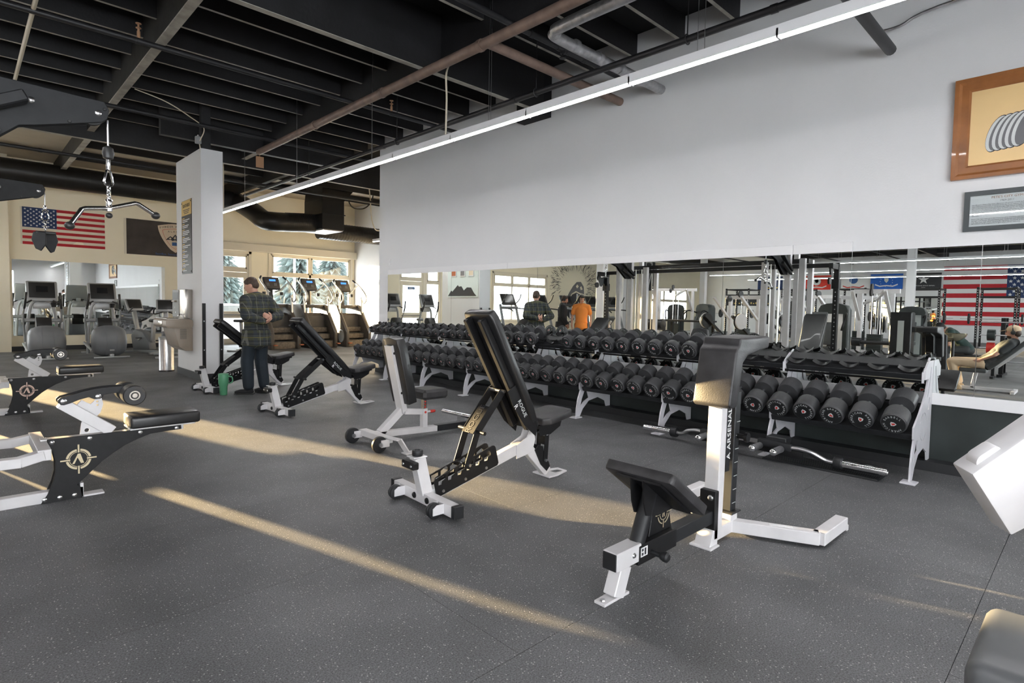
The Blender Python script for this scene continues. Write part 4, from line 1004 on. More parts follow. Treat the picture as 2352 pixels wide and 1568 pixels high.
# sloping seat board on its steel tray
s0, s1 = Vector((.25, 0, .617)), Vector((.60, 0, .375)); sd = (s1-s0).normalized(); sn = Vector((-sd.z, 0, sd.x))
B().prism([(0, -.19), (.03, -.205), (.40, -.205), (.43, -.19), (.43, .19), (.40, .205), (.03, .205), (0, .19)], s0-sn*.03, sd, Y3, .055).build('seat', 'vinyl_worn', rs, bev=.010, seg=2)
P(B().bar(s0-sn*.066+sd*.03, s0-sn*.066+sd*.40, .26, .012, sn).prism([(.02, 0), (.38, 0), (.26, -.09), (.16, -.13), (.10, -.09)], s0-sn*.07+Y3*.035, sd, sn, .008).prism([(.02, 0), (.38, 0), (.26, -.09), (.16, -.13), (.10, -.09)], s0-sn*.07-Y3*.035, sd, sn, .008), 'seat_tray', 'black_metal', 0)
bk = P(B().bb(.985, 1.03, -.05, .05, .04, .33), 'beam_flange', 'black_metal', .004)
for z_ in (.07, .29): B().lathe([(.018, 0), (.016, .008), (.008, .013)], (.985, -.02, z_), (-1, 0, 0), 14).build('bolt', 'steel', bk)
P(B().bar((1.055, 0, .06), (1.085, 0, .90), .088, .075, X3), 'upright', 'white_paint', .004)
P(B().prism([(.93, .0), (1.03, .0), (1.03, .10), (.975, .10)], (0, 0, 0), X3, Z3, .10).bb(.91, 1.02, -.07, .07, 0, .012), 'base_shoe', 'white_paint', .003)
P(B().bb(1.02, 1.30, -.042, .042, .02, .095), 'base_beam', 'white_paint', .004)
P(B().bb(1.22, 1.31, -.04, .04, .09, .14), 'rear_socket', 'white_paint', .004)
P(B().bb(1.205, 1.325, -.055, .055, .138, .150), 'rear_collar', 'black_satin', .003)
P(B().bar((1.265, 0, .15), (1.29, 0, .90), .062, .07, X3), 'rear_post', 'black_satin', .004)
ru = B()
for i in range(7): ru.box((1.268+.0045*i, -.032, .20+.085*i), (.045, .002, .003))
ru.build('post_marks', 'print_grey', rs, kind='stuff', flat=True)
for s in (-1, 1):
    P(B().bar((1.27, s*.02, .055), (1.47, s*.47, .055), .07, .075, Z3), 'base_arm', 'white_paint', .004)
    P(B().bar((1.455, s*.47, .055), (1.87, s*.475, .055), .075, .075, Z3).box((1.885, s*.475, .02), (.03, .07, .04)), 'base_foot', 'white_paint', .004)
dl = P(B().bar((1.36, -.20-.02, .0935), (1.42, -.335, .0935), .03, .002, Z3), 'base_decal', 'paper', 0)
tp_ = P(B().bar((1.125, -.048, .43), (1.135, -.048, .88), .004, .05, Vector((1, 0, 0))), 'name_plate', 'black_satin', 0)
text('A ARSENAL', .062, 'print_white', rs, (1.131, -.0515, .66), Z3, -X3, .0008)
# chest pad: slab that turns over into a level top
prof = [(.98, .85), (1.045, 1.165)]
prof += [(1.05+.045*math.sin(a)-.0, 1.18+.06*(1-math.cos(a))) for a in [i*math.pi/10 for i in range(1, 6)]]
prof += [(1.50, 1.245), (1.515, 1.225), (1.505, 1.17), (1.20, 1.13), (1.14, 1.09), (1.09, .85), (1.07, .83), (1.0, .83)]
B().prism(prof, (0, 0, 0), X3, Z3, .235).build('chest_pad', 'vinyl_worn', rs, bev=.014, seg=3)
P(B().prism([(1.09, .86), (1.13, 1.08), (1.20, 1.125), (1.49, 1.165), (1.49, 1.15), (1.30, 1.11), (1.25, .88)], (0, 0, 0), X3, Z3, .09), 'pad_bracket', 'black_metal', .003)
P(B().cyl((1.29, -.09, .62), (1.29, .16, .62), .016, 12).cyl((1.29, -.10, .62), (1.29, -.08, .62), .03, 16), 'pop_pin', 'black_metal', 0)

# ================================================================ reverse hyper style roller benches on the left
def roller_bench(label, x0, y0, logo):
    k = 1.0206
    T = lambda p: (p[0]*k, 1.4+(p[1]-1.4)*k)
    t = thing('roller_bench', label, 'bench', (x0*k, y0, 0), 0, 'black plated roller benches')
    P = lambda b, n, m, bev=.003, **q: b.build(n, m, t, bev=bev, seg=1, **q)
    pl = [T(p) for p in ((-.095, .458), (.70, .455), (.703, .423))]
    pl += [T(p) for p in ((.60, .42), (.497, .414), (.42, .388), (.341, .354), (.27, .31), (.207, .264), (.14, .20), (.085, .145), (.063, .123), (.078, .105), (.088, .026), (-.135, .028), (-.10, .085), (-.072, .16), (-.056, .23), (-.056, .30), (-.07, .38), (-.10, .42))]
    for s in (-1, 1):
        sp_ = P(B().prism(pl, (0, s*.045, 0), X3, Z3, .012), 'side_plate', 'black_metal', .0025)
        for q in ((-.07, .435), (.135, .435), (.435, .435), (.67, .435), (-.115, .055), (-.035, .055), (.045, .055)):
            u = T(q); B().lathe([(.015, 0), (.014, .006), (.007, .010)], (u[0], s*.051, u[1]), (0, s, 0), 12).build('bolt', 'steel', sp_)
        lg = B(); c = T((.066, .300)); c = (c[0]+.005, c[1])
        for q in range(4): lg.prism(ring((0, 0), .058, .072, q*90+9, q*90+81, 8), (c[0], s*.0525, c[1]), X3, Z3, .005); lg.prism(ring((0, 0), .050, .053, q*90+9, q*90+81, 8), (c[0], s*.0525, c[1]), X3, Z3, .005)
        for dx, dz in ((1, 0), (0, 1), (-1, 0), (0, -1)): lg.box((c[0]+dx*.075, s*.0535, c[1]+dz*.075), (.055 if dx else .009, .007, .055 if dz else .009))
        lg.prism([(-.036, -.03), (-.024, -.03), (-.006, .012), (.012, -.03), (.03, -.03), (.01, .038), (-.004, .038)], (c[0], s*.0525, c[1]), X3, Z3, .005)
        lg.build('crosshair_logo', logo, t, flat=True)
    a, b_ = T((-.13, .458)), T((.72, .452))
    P(B().bar((a[0], 0, a[1]-.018), (b_[0], 0, b_[1]-.018), .076, .034, Z3), 'top_beam', 'white_paint', .003)
    P(B().bb(-.9, .10, -.037, .037, .0, .075), 'base_tube', 'white_paint', .003)
    P(B().bb(.08, .10, -.037, .037, 0, .10).box((.16, .0, .006), (.12, .09, .012)), 'front_foot', 'white_paint', .002)
    P(B().bb(-.17, -.10, -.34, .34, .36, .43), 'handle_crossbar', 'white_paint', .003)
    for s in (-1, 1):
        P(B().bar((-.14, s*.31, .395), (-.26, s*.33, .37), .075, .06, Z3).bar((-.25, s*.33, .37), (-.75, s*.33, .38), .075, .06, Z3), 'handle_arm', 'white_paint', .003)
    z = T((0, .465))[1]
    B().bb(.37, .83, -.14, .14, z+.012, z+.10).build('seat_pad', 'vinyl', t, bev=.018, seg=3)
    P(B().bb(.37, .80, -.11, .11, z, z+.012), 'seat_board', 'white_paint', .002)
    # diagonal post, quadrant plate, swinging arms and two rollers
    q0, q1 = T((.27, .46)), T((-.015, .69))
    P(B().bar((q0[0], 0, q0[1]), (q1[0], 0, q1[1]), .07, .075, Z3), 'diagonal_post', 'white_paint', .003)
    P(B().prism([T(p) for p in ((.085, .46), (.27, .46), (.23, .50), (.12, .585), (.095, .54))], (0, 0, 0), X3, Z3, .014, [[(T((.125, .485))[0]+.014*math.cos(i*.63), T((.125, .485))[1]+.014*math.sin(i*.63)) for i in range(10)]]), 'post_gusset', 'white_paint', 0)
    P(B().prism([T(p) for p in ((.06, .655), (.16, .55), (.205, .60), (.222, .66), (.205, .735), (.17, .73), (.175, .69), (.15, .665), (.125, .68), (.10, .70))], (0, 0, 0), X3, Z3, .014, [[(T((.188, zz))[0]+.008*math.cos(i*.785), T((.188, zz))[1]+.008*math.sin(i*.785)) for i in range(8)] for zz in (.655, .68)]), 'quadrant_plate', 'white_paint', 0)
    for s in (-1, 1):
        arm = [T(p) for p in ((-.036, .718), (-.036, .700), (-.024, .684), (-.004, .679), (.03, .688), (.08, .708), (.135, .722), (.15, .712), (.165, .704), (.20, .704), (.213, .715), (.218, .730), (.27, .736), (.34, .738), (.34, .782), (.28, .784), (.22, .782), (.16, .776), (.10, .764), (.05, .750), (.0, .738), (-.02, .733))]
        ar = P(B().prism(arm, (0, s*.048, 0), X3, Z3, .010), 'swing_arm', 'black_metal', .002)
        for q in ((-.004, .707), (.188, .722)):
            u = T(q); B().lathe([(.019, 0), (.018, .007), (.009, .012)], (u[0], s*.053, u[1]), (0, s, 0), 14).build('pivot_bolt', 'steel', ar)
        u = T((.38, .725))
        rl = B().lathe([(.03, 0), (.066, 0), (.072, .008), (.072, .125), (.066, .133), (.03, .133)], (u[0], s*.05, u[1]), (0, s, 0), 32).build('foam_roller', 'vinyl', t)
        B().lathe([(.034, 0), (.034, .004), (.026, .004), (.024, -.002), (.016, -.002), (.016, .006), (.010, .006)], (u[0], s*.181, u[1]), (0, s, 0), 20).build('roller_cap', 'stainless', rl)
    u = T((.38, .725)); P(B().cyl((u[0], -.17, u[1]), (u[0], .17, u[1]), .014, 12), 'roller_axle', 'steel', 0)
    P(B().bar((T((.30, .755))[0], -.05, T((.30, .755))[1]), (T((.30, .755))[0], .05, T((.30, .755))[1]), .03, .03, Z3), 'arm_spacer', 'black_metal', 0)
    return t
roller_bench('black plated roller bench with bronze crosshair logo, nearer of the two', .50, 5.0, 'logo_bronze')
roller_bench('black plated roller bench with copper crosshair logo, farther of the two', .49, 9.05, 'logo_copper')

# ================================================================ floor bars under the near rack
mt = thing('rubber_mat', 'black ribbed rubber mat on the floor below the near rack end', 'mat', (5.60, 1.70, 0))
B().bb(-.13, .18, -.46, .50, 0, .012).build('base', 'black_satin', mt, bev=.003, seg=1)
for i in range(9): B().bb(-.125+i*.034, -.105+i*.034, -.45, .49, .012, .019).build('rib', 'black_satin', mt, flat=True)
gb = thing('multi_grip_bar', 'chrome ended black multi grip barbell lying below the dumbbell rack', 'barbell', (5.40, 2.35, .15))
P = lambda b, n, m, bev=0, **k: b.build(n, m, gb, bev=bev, seg=1, **k)
for s in (-1, 1):
    e = P(B().lathe([(.036, 0), (.036, .36), (.033, .365), (.024, .365), (.020, .36)], (0.10, s*.80, -.06), (0, s, 0), 20), 'sleeve', 'chrome')
    B().lathe([(.05, 0), (.054, .01), (.054, .06), (.046, .07)], (0.10, s*.765, -.06), (0, s, 0), 20).build('collar', 'black_satin', e)
    P(B().tube(smooth_path([(.10, s*.80, -.06), (.09, s*.70, -.055), (.04, s*.60, 0), (.02, s*.5, .02), (0, s*.42, .02)], 5), .019, 10), 'bent_arm', 'steel')
    B().bar((0, s*.44, .02), (.0, s*.14, .03), .06, .065, Z3).build('arm_tube', 'black_satin', gb, bev=.006)
    B().bar((.05, s*.52, -.05), (.05, s*.10, -.03), .02, .07, Z3).build('arm_plate', 'black_metal', gb, bev=.002)
    for y_, x_ in ((.36, -.17), (.17, -.17)):
        g = P(B().lathe([(.026, 0), (.031, .01), (.031, .17), (.026, .18)], (-.21, s*y_, .0), X3, 18), 'grip', 'grip_grey')
        B().lathe([(.012, 0), (.025, .008), (.032, .02), (.029, .03)], (-.238, s*y_, .0), X3, 18).build('grip_cap', 'chrome', g)
P(B().bar((0, -.16, .03), (0, .16, .03), .03, .04, Z3), 'centre_bar', 'steel')
P(B().bb(.02, .16, -.38, -.20, .03, .09).bb(.02, .16, .2, .32, .03, .08), 'clamp_block', 'black_satin', .008)
vb = thing('landmine_handle', 'small black cable attachment lying behind the row station post', 'attachment', (5.78, 2.72, .0))
B().bb(-.06, .06, -.14, .14, 0, .05).bb(-.03, .03, -.08, .08, .05, .09).build('body', 'black_metal', vb, bev=.008)
for s in (-1, 1): B().cyl((-.09, s*.1, .03), (.05, s*.1, .03), .017, 12).build('grip', 'grip_grey', vb)

# ================================================================ tumbler, pad and plate at the frame edge
tb = thing('tumbler', 'green insulated tumbler standing on the floor by the bench wheels', 'tumbler', (2.83, 9.12, 0))
B().lathe([(.048, 0), (.052, .006), (.055, .13), (.062, .15), (.070, .17), (.072, .30), (.070, .305)], n=28).build('body', 'teal_green', tb)
B().lathe([(.072, .305), (.072, .318), (.05, .322), (.02, .324)], n=28).build('lid', 'teal_green', tb)
B().tube(smooth_path([(.055, -.045, .28), (.095, -.075, .27), (.10, -.08, .2), (.06, -.05, .17)], 5), .009, 8).build('handle', 'teal_green', tb)
ky = tag(B().tube(smooth_path([(0, 0, .008), (.05, .02, .008), (.09, 0, .008), (.06, -.04, .008), (.01, -.03, .008)], 5), .007, 6).bb(.06, .11, -.02, .01, 0, .016).build('key_fob', 'dark_plastic'), 'small black key fob on the floor beside the green tumbler', 'keys'); ky.location = (2.96, 9.06, 0)
# off-white machine arm poking in at the right
ma = thing('machine_arm', 'off white steel machine arm entering at the right edge, rounded tab on top', 'machine', (1.9, .1, 0))
def WP(px, py, s):
    d = fw+rt*((px-1176)/FPX)-up*((py-769.5)/FPX); return Vector((0, 0, 1.4))+d*s
A_, B_, C_ = WP(2209, 1076, 1.5), WP(2330, 1195, 1.6), WP(2352, 985, 1.5)
ax = (C_-A_).normalized(); dn = (B_-A_); dn = (dn-ax*dn.dot(ax)); hh = dn.length; dn.normalize(); nn_ = ax.cross(dn)
o_ = A_-Vector((1.9, .1, 0))
out = [(0, 0), (.42, -.02), (.42, hh*.86), (.10, hh*1.02), (.055, hh)]
B().prism(out, o_-nn_*.0, ax, dn, .06).build('arm_plate', 'white_paint', ma, bev=.006)
B().prism(rrect(.03, .105, -.022, .03, .02), o_, ax, dn, .03).build('tab', 'white_paint', ma, bev=.004)
B().bb(-.0, .08, -.7, -.55, 0, .9).bb(-.3, .3, -.7, -.55, 0, .07).build('stand', 'white_paint', ma, bev=.004)
B().bar(o_+ax*.35+dn*hh*.45, Vector((.04, -.62, .85)), .08, .10, Z3).build('arm_tube', 'white_paint', ma, bev=.006)
sp_ = thing('seat_pad', 'grey black padded seat corner at the bottom right edge', 'seat', (1.6, -.05, 0))
B().bb(-.11, .25, -.36, .22, .585, .682).build('cushion', 'pad_grey', sp_, bev=.032, seg=4)
B().bb(-.03+.08, .03+.08, -.1, -.04, 0, .58).bb(-.12, .28, -.1, -.04, 0, .05).build('pedestal', 'white_paint', sp_, bev=.004)
B().bb(-.08, .22, -.32, .18, .57, .587).build('seat_board', 'black_satin', sp_)
# ================================================================ cardio by the flag wall
def elliptical(label, loc, rz=0):
    "drum at local -y (towards the room), console facing -y"
    t = thing('elliptical_trainer', label, 'elliptical', loc, rz, 'elliptical trainers facing the wall mirror')
    P = lambda b, n, m, bev=0, par=None, **q: b.build(n, m, par or t, bev=bev, seg=2, **q)
    P(B().bb(-.36, .36, -.92, -.86, 0, .035), 'rear_foot', 'silver_plastic', .008)
    P(B().bb(-.36, .36, 1.0, 1.06, 0, .035), 'front_foot', 'silver_plastic', .008)
    P(B().bb(-.04, .04, -.9, 1.04, .02, .09), 'base_rail', 'silver_plastic', .008)
    # flywheel drum: broad barrel with a centre panel
    hp_ = [(.0, .345), (.17, .342), (.25, .325), (.31, .28), (.345, .21), (.364, .15), (.372, .105)]
    P(B().lathe([(r_, -x_) for r_, x_ in hp_], (0, -.52, .385), X3, 40), 'drum_shell', 'grey_plastic')
    P(B().lathe(hp_, (0, -.52, .385), X3, 40), 'drum_shell', 'grey_plastic')
    dp = P(B().lathe([(.374, -.103), (.379, 0), (.374, .103)], (0, -.52, .385), X3, 36), 'drum_panel', 'grey_plastic')
    P(B().bb(-.045, .045, -.905, -.893, .17, .20), 'drum_badge', 'silver_plastic', 0, dp)
    P(B().prism([(-.20, .62), (.12, .62), (.16, .8), (.10, .92), (-.06, .94), (-.16, .80)], (0, .1, 0), Y3, Z3, .30), 'shroud', 'dark_plastic', .02)
    for s in (-1, 1):
        P(B().tube(smooth_path([(s*.30, .42, .02), (s*.28, .40, .6), (s*.23, .36, 1.12), (s*.17, .36, 1.28), (s*.1, .37, 1.32)], 4), .036, 12), 'mast', 'silver_plastic')
        P(B().tube(smooth_path([(s*.31, -.35, .14), (s*.32, .3, .22), (s*.33, .75, .28)], 4), .03, 10), 'pedal_arm', 'silver_plastic')
        P(B().bb(s*.20-.09, s*.20+.09, -.12, .26, .25, .29), 'pedal', 'dark_plastic', .012)
        hp = P(B().tube(smooth_path([(s*.33, .40, .34), (s*.345, .38, .72), (s*.36, .22, 1.0), (s*.33, .05, 1.30), (s*.31, .0, 1.5)], 5), .019, 10), 'moving_handle', 'silver_plastic')
        P(B().tube(smooth_path([(s*.345, .13, 1.15), (s*.33, .05, 1.30), (s*.31, .0, 1.53)], 4), .026, 10), 'handle_grip', 'dark_plastic', 0, hp)
        P(B().cyl((s*.14, .38, .86), (s*.38, .38, .86), .05, 14), 'pivot_tube', 'silver_plastic')
        P(B().tube(smooth_path([(s*.05, .33, 1.36), (s*.16, .26, 1.36), (s*.30, .14, 1.28)], 4), .017, 8), 'fixed_handle', 'dark_plastic')
    P(B().prism([(-.17, 1.14), (.17, 1.14), (.15, 1.32), (-.15, 1.32)], (0, .37, 0), X3, Z3, .06), 'mast_panel', 'silver_plastic', .012)
    M = Matrix.Rotation(R(-22), 3, 'X')
    cb = P(B().box((0, .33, 1.56), (.60, .07, .52), M), 'console', 'silver_plastic', .035)
    P(B().box(Vector((0, .33, 1.575))+M@Vector((0, -.037, 0)), (.49, .008, .40), M), 'console_panel', 'dark_plastic', .008, cb)
    P(B().box(Vector((0, .33, 1.60))+M@Vector((0, -.043, 0)), (.22, .006, .15), M), 'screen', 'screen_dark', 0, cb)
    P(B().bb(-.06, .06, .31, .39, 1.30, 1.42), 'console_neck', 'silver_plastic', .02)
    P(B().lathe([(.05, 0), (.06, .1), (.065, .11)], (.22, .32, 1.18), Z3, 14), 'bottle_holder', 'dark_plastic')
    return t
elliptical('grey drum elliptical trainer facing the wall mirror, under the American flag left half', (1.45, 17.5, 0))
elliptical('grey drum elliptical trainer facing the wall mirror, right of its twin', (2.62, 17.35, 0))
elliptical('grey drum elliptical trainer at the far left edge, partly in frame', (.08, 17.35, 0))
def bike(label, loc, rz=0):
    t = thing('exercise_bike', label, 'exercise bike', loc, rz, 'exercise bikes')
    P = lambda b, n, m, bev=0, par=None, **q: b.build(n, m, par or t, bev=bev, seg=2, **q)
    P(B().bb(-.28, .28, -.62, -.55, 0, .05), 'rear_foot', 'silver_plastic', .01); P(B().bb(-.28, .28, .50, .57, 0, .05), 'front_foot', 'silver_plastic', .01)
    P(B().prism([(-.3, .10), (.42, .06), (.50, .45), (.34, .62), (.0, .56), (-.25, .32)], (0, 0, 0), Y3, Z3, .20), 'body', 'grey_plastic', .03)
    P(B().bar((0, -.58, .04), (0, .52, .06), .09, .07, Z3), 'base_rail', 'silver_plastic', .01)
    P(B().bar((0, .36, .58), (0, .52, 1.12), .10, .08, Y3), 'mast', 'silver_plastic', .015)
    P(B().bar((0, -.28, .3), (0, -.34, .82), .08, .08, Y3), 'seat_post', 'silver_plastic', .01)
    P(B().prism([(-.14, -.22), (.14, -.22), (.10, .05), (.04, .14), (-.04, .14), (-.10, .05)], (0, -.34, .86), X3, Y3, .08), 'saddle', 'vinyl', .03)
    M = Matrix.Rotation(R(-25), 3, 'X')
    cb = P(B().box((0, .50, 1.26), (.42, .06, .34), M), 'console', 'silver_plastic', .03)
    P(B().box(Vector((0, .50, 1.27))+M@Vector((0, -.033, 0)), (.34, .008, .25), M), 'console_panel', 'dark_plastic', .008, cb)
    P(B().tube(smooth_path([(-.06, .46, 1.10), (-.24, .34, 1.05), (-.27, .2, 1.12), (-.25, .12, 1.2)], 5), .017, 8).tube(smooth_path([(.06, .46, 1.10), (.24, .34, 1.05), (.27, .2, 1.12), (.25, .12, 1.2)], 5), .017, 8), 'handlebar', 'dark_plastic')
    for s in (-1, 1):
        P(B().bar((s*.12, .14, .34), (s*.13, .14+s*.14, .34-s*.06), .03, .035, Z3), 'crank', 'steel', .004); P(B().box((s*.19, .14+s*.14, .34-s*.06), (.11, .10, .03)), 'pedal', 'dark_plastic', .006)
    return t
bike('grey exercise bike beside the stainless fountain, nearer the wall mirror', (3.55, 17.6, 0), R(20))
bike('grey exercise bike showing its rounded console right above the fountain basin', (3.72, 16.2, 0), R(-10))
bike('dark exercise bike in front of the glazed door behind the plaid shirt', (5.95, 17.2, 0), R(-40))
def stair_climber(label, x):
    t = thing('stair_climber', label, 'stair climber', (x, 17.0, 0), 0, 'stair climbers at the bay window')
    P = lambda b, n, m, bev=0, par=None, **q: b.build(n, m, par or t, bev=bev, seg=2, **q)
    side = [(-.06, .0), (-.06, .46), (.0, .56), (.62, 1.30), (.74, 1.36), (1.42, 1.36), (1.50, 1.28), (1.50, 0)]
    for s in (-1, 1):
        sp_ = P(B().prism(side, (s*.395, 0, 0), Y3, Z3, .11), 'side_panel', 'stair_plastic', .03)
        P(B().lathe([(.21, 0), (.19, .012), (.17, .006), (.0, .006)], (s*.45, .30, .34), (s, 0, 0), 28), 'side_disc', 'silver_plastic', 0, sp_)
        P(B().bar((s*.395, -.03, .50), (s*.395, .66, 1.33), .115, .014, Vector((0, -1, 1))), 'side_trim', 'dark_taupe', .004, sp_)
        P(B().prism([(-.16, 0), (.0, 0), (.0, .11), (-.16, .11)], (s*.395, 0, .13), Y3, X3, .03), 'foot_step', 'orange_plastic', .01)
        P(B().cyl((s*.40, .0, 0), (s*.40, .0, .06), .03, 10), 'levelling_foot', 'steel')
        P(B().tube(smooth_path([(s*.40, .46, .98), (s*.40, .50, 1.4), (s*.40, .52, 1.62)], 4), .030, 12), 'rail_post', 'aluminium')
        P(B().tube(smooth_path([(s*.40, .52, 1.56), (s*.41, .40, 1.42), (s*.42, .25, 1.50), (s*.42, .25, 1.66), (s*.42, .45, 1.84), (s*.42, .82, 2.05), (s*.40, .98, 2.12)], 6), .022, 10), 'handrail', 'aluminium')
        P(B().tube(smooth_path([(s*.42, .80, 2.03), (s*.34, .84, 1.93), (s*.20, .92, 1.78), (s*.08, 1.0, 1.72)], 5), .017, 8), 'rail_brace', 'aluminium')
        P(B().tube([(s*.405, .93, 2.10), (s*.36, 1.0, 2.17), (s*.33, 1.02, 2.20)], [.024, .03, .022], 10), 'rail_grip', 'dark_plastic')
    for i in range(5):
        st_ = P(B().bb(-.335, .335, .04+.20*i, .26+.20*i+(.3 if i == 4 else 0), .06+.21*i-(.05 if i == 0 else 0), .23+.21*i), 'step', 'stair_tread', .006)
        P(B().bb(-.335, .335, .030+.20*i, .05+.20*i, .215+.21*i, .238+.21*i), 'step_nosing', 'dark_plastic', .003, st_)
    P(B().bb(-.335, .335, .62, 1.48, .05, 1.0), 'inner_body', 'stair_plastic')
    P(B().prism([(1.05, 1.34), (1.15, 1.34), (1.20, 1.95), (1.12, 1.95)], (0, 0, 0), Y3, Z3, .12), 'console_mast', 'dark_plastic', .01)
    P(B().bb(-.335, .335, .70, 1.48, 1.24, 1.35), 'top_cover', 'stair_plastic', .02)
    M = Matrix.Rotation(R(-28), 3, 'X')
    cb = P(B().box((0, 1.08, 1.98), (.50, .09, .44), M), 'console', 'dark_plastic', .04)
    P(B().box(Vector((0, 1.08, 1.98))+M@Vector((0, -.047, .0)), (.44, .006, .37), M), 'console_panel', 'dark_taupe', .01, cb)
    P(B().box(Vector((0, 1.08, 1.98))+M@Vector((.03, -.052, .09)), (.19, .006, .06), M), 'screen', 'screen_blue', 0, cb)
    bt = B()
    for i in range(4):
        for j in range(3): bt.box(Vector((0, 1.08, 1.98))+M@Vector((-.15+.045*i+(.14 if i > 1 else 0), -.052, -.02-.035*j)), (.03, .006, .02), M)
    bt.build('buttons', 'silver_plastic', cb, kind='stuff', flat=True)
    for s in (-1, 1): P(B().lathe([(.05, 0), (.055, .10)], (s*.27, .95, 1.62), Z3, 14), 'cup_holder', 'dark_plastic')
    return t
for i, x in enumerate((7.02, 8.22, 9.42)): stair_climber('dark stair climber with blue lit console by the bay window, %s from the left' % ORD[i], x)

# ================================================================ cable tower (mostly seen in the mirror)
ct = thing('cable_tower', 'white and black multi station cable tower, its black pulley arms reaching in at left', 'cable machine', (-.35, 6.9, 0))
P = lambda b, n, m, bev=.003, par=None, **q: b.build(n, m, par or ct, bev=bev, seg=1, **q)
def cx(x): return x+.35
for y, h in ((-2.35, 2.55), (-2.05, 2.72), (-1.55, 2.50), (1.55, 2.50), (2.02, 2.72), (2.40, 2.55)):
    P(B().bb(-.05, .05, y-.06, y+.06, 0, h), 'post', 'white_paint')
    P(B().bb(-.55, -.45, y-.05, y+.05, 0, h), 'post', 'white_paint')
P(B().bb(-.56, .06, -2.45, 2.5, .0, .07), 'base_frame', 'black_metal'); P(B().bb(-.3, -.2, -2.4, 2.45, 2.46, 2.56), 'top_beam', 'black_metal')
arm = [(cx(.765), 2.64), (cx(.735), 2.61), (cx(.38), 2.51), (cx(.30), 2.492), (cx(.20), 2.40), (.25, 2.20), (-.02, 2.20), (-.05, 2.55), (.12, 2.72), (cx(.216), 2.722+.05), (cx(.751), 2.752), (cx(.778), 2.70)]
for yb, sg_ in ((-2.02, 1), (2.02, -1)):
    for s in (-1, 1):
        ap = P(B().prism(arm, (0, yb+s*.032, 0), X3, Z3, .01), 'pulley_arm', 'black_satin', .004)
        for q in ((cx(.361), 2.666), (cx(.715), 2.669)): B().lathe([(.020, 0), (.019, .004), (.009, .010)], (q[0], yb+s*.037, q[1]), (0, s, 0), 16).build('bolt', 'steel', ap)
        for q in ((cx(.556), 2.576), (cx(.75), 2.70)): B().lathe([(.011, 0), (.008, .006)], (q[0], yb+s*.037, q[1]), (0, s, 0), 12).build('bolt', 'dark_plastic', ap)
    for q in ((cx(.68), 2.66), (cx(.05), 2.6)): P(B().lathe([(.03, -.018), (.075, -.018), (.062, 0), (.075, .018), (.03, .018)], (q[0], yb, q[1]), Y3, 24), 'pulley', 'dark_plastic', 0)
    P(B().bar((.0, yb-.10, 2.30), (cx(.33), yb-.13, 2.66), .09, .07, Z3).bar((.0, yb-.10, 2.22), (cx(.20), yb-.12, 2.44), .06, .05, Z3), 'arm_brace', 'black_satin', .008)
    for xs in (.0, -.5):
        gr = B()
        for dy in (-.09, .09): gr.cyl((xs, yb+sg_*.25+dy, .1), (xs, yb+sg_*.25+dy, 2.45), .016, 8)
        P(gr, 'guide_rod', 'aluminium', 0)
        for i in range(14): B().bb(xs-.07, xs+.07, yb+sg_*.25-.14, yb+sg_*.25+.14, .10+.043*i, .139+.043*i).build('weight_plate', 'black_satin', ct, flat=True)
        P(B().cyl((xs, yb+sg_*.25, .7), (xs, yb+sg_*.25, 2.45), .005, 6), 'cable', 'steel', 0)
for y in (-2.95, 3.0):
    P(B().bb(-.30, -.20, y-.05, y+.05, 0, 2.35), 'adjustable_column', 'black_metal'); P(B().bb(-.32, .15, y-.04, y+.04, 2.30, 2.42), 'column_arm', 'black_metal')
    P(B().lathe([(.03, -.018), (.075, -.018), (.06, 0), (.075, .018), (.03, .018)], (.12, y, 2.25), Y3, 20).lathe([(.03, -.018), (.075, -.018), (.06, 0), (.075, .018), (.03, .018)], (.2, y, 2.05), Y3, 20), 'pulley', 'dark_plastic', 0)
    P(B().bb(-.31, -.15, y-.07, y+.07, 1.9, 2.1), 'trolley', 'black_metal')
    ho = B()
    for i in range(18): ho.box((-.198, y, .3+.09*i), (.004, .02, .02))
    P(ho, 'column_holes', 'steel', 0, kind='stuff')
P(B().bar((-.25, -3.0, 2.4), (-.25, 3.05, 2.4), .07, .09, Z3), 'long_beam', 'black_metal')
# lat bar and its hanging chain
lb = thing('pulldown_bar', 'chrome lat pulldown bar with black ball ends hanging from the pulley arm', 'bar', (.772, 4.88, 0))
P = lambda b, n, m, bev=0, par=None, **q: b.build(n, m, par or lb, bev=bev, seg=1, **q)
P(B().cyl((0, 0, 2.64), (0, 0, 2.455), .006, 8), 'cable', 'steel'); P(B().lathe([(.008, .05), (.03, .035), (.037, .0), (.03, -.035), (.012, -.045)], (0, 0, 2.415), Z3, 20), 'stop_ball', 'dark_plastic')
P(B().lathe([(.013, 0), (.013, .07), (.016, .075), (.016, .09)], (0, 0, 2.30), Z3, 12), 'ferrule', 'chrome')
def link_loop(c, w, h, r, rot, n=14):
    return [Vector(c)+Vector((math.cos(rot)*w*math.cos(a), math.sin(rot)*w*math.cos(a), h*math.sin(a))) for a in [2*math.pi*i/n for i in range(n)]]
P(B().tube([Vector((math.cos(.6)*q[0], math.sin(.6)*q[0], q[1])) for q in [(0, 2.305), (.016, 2.29), (.028, 2.245), (.034, 2.215), (.024, 2.195), (0, 2.188), (-.024, 2.195), (-.034, 2.215), (-.028, 2.245), (-.016, 2.29)]], .0075, 8, True), 'carabiner', 'chrome')
for i in range(4): P(B().tube(link_loop((0, 0, 2.172-.027*i), .012, .022, .005, .6+(math.pi/2)*(i % 2)), .005, 6, True), 'chain_link', 'chrome')
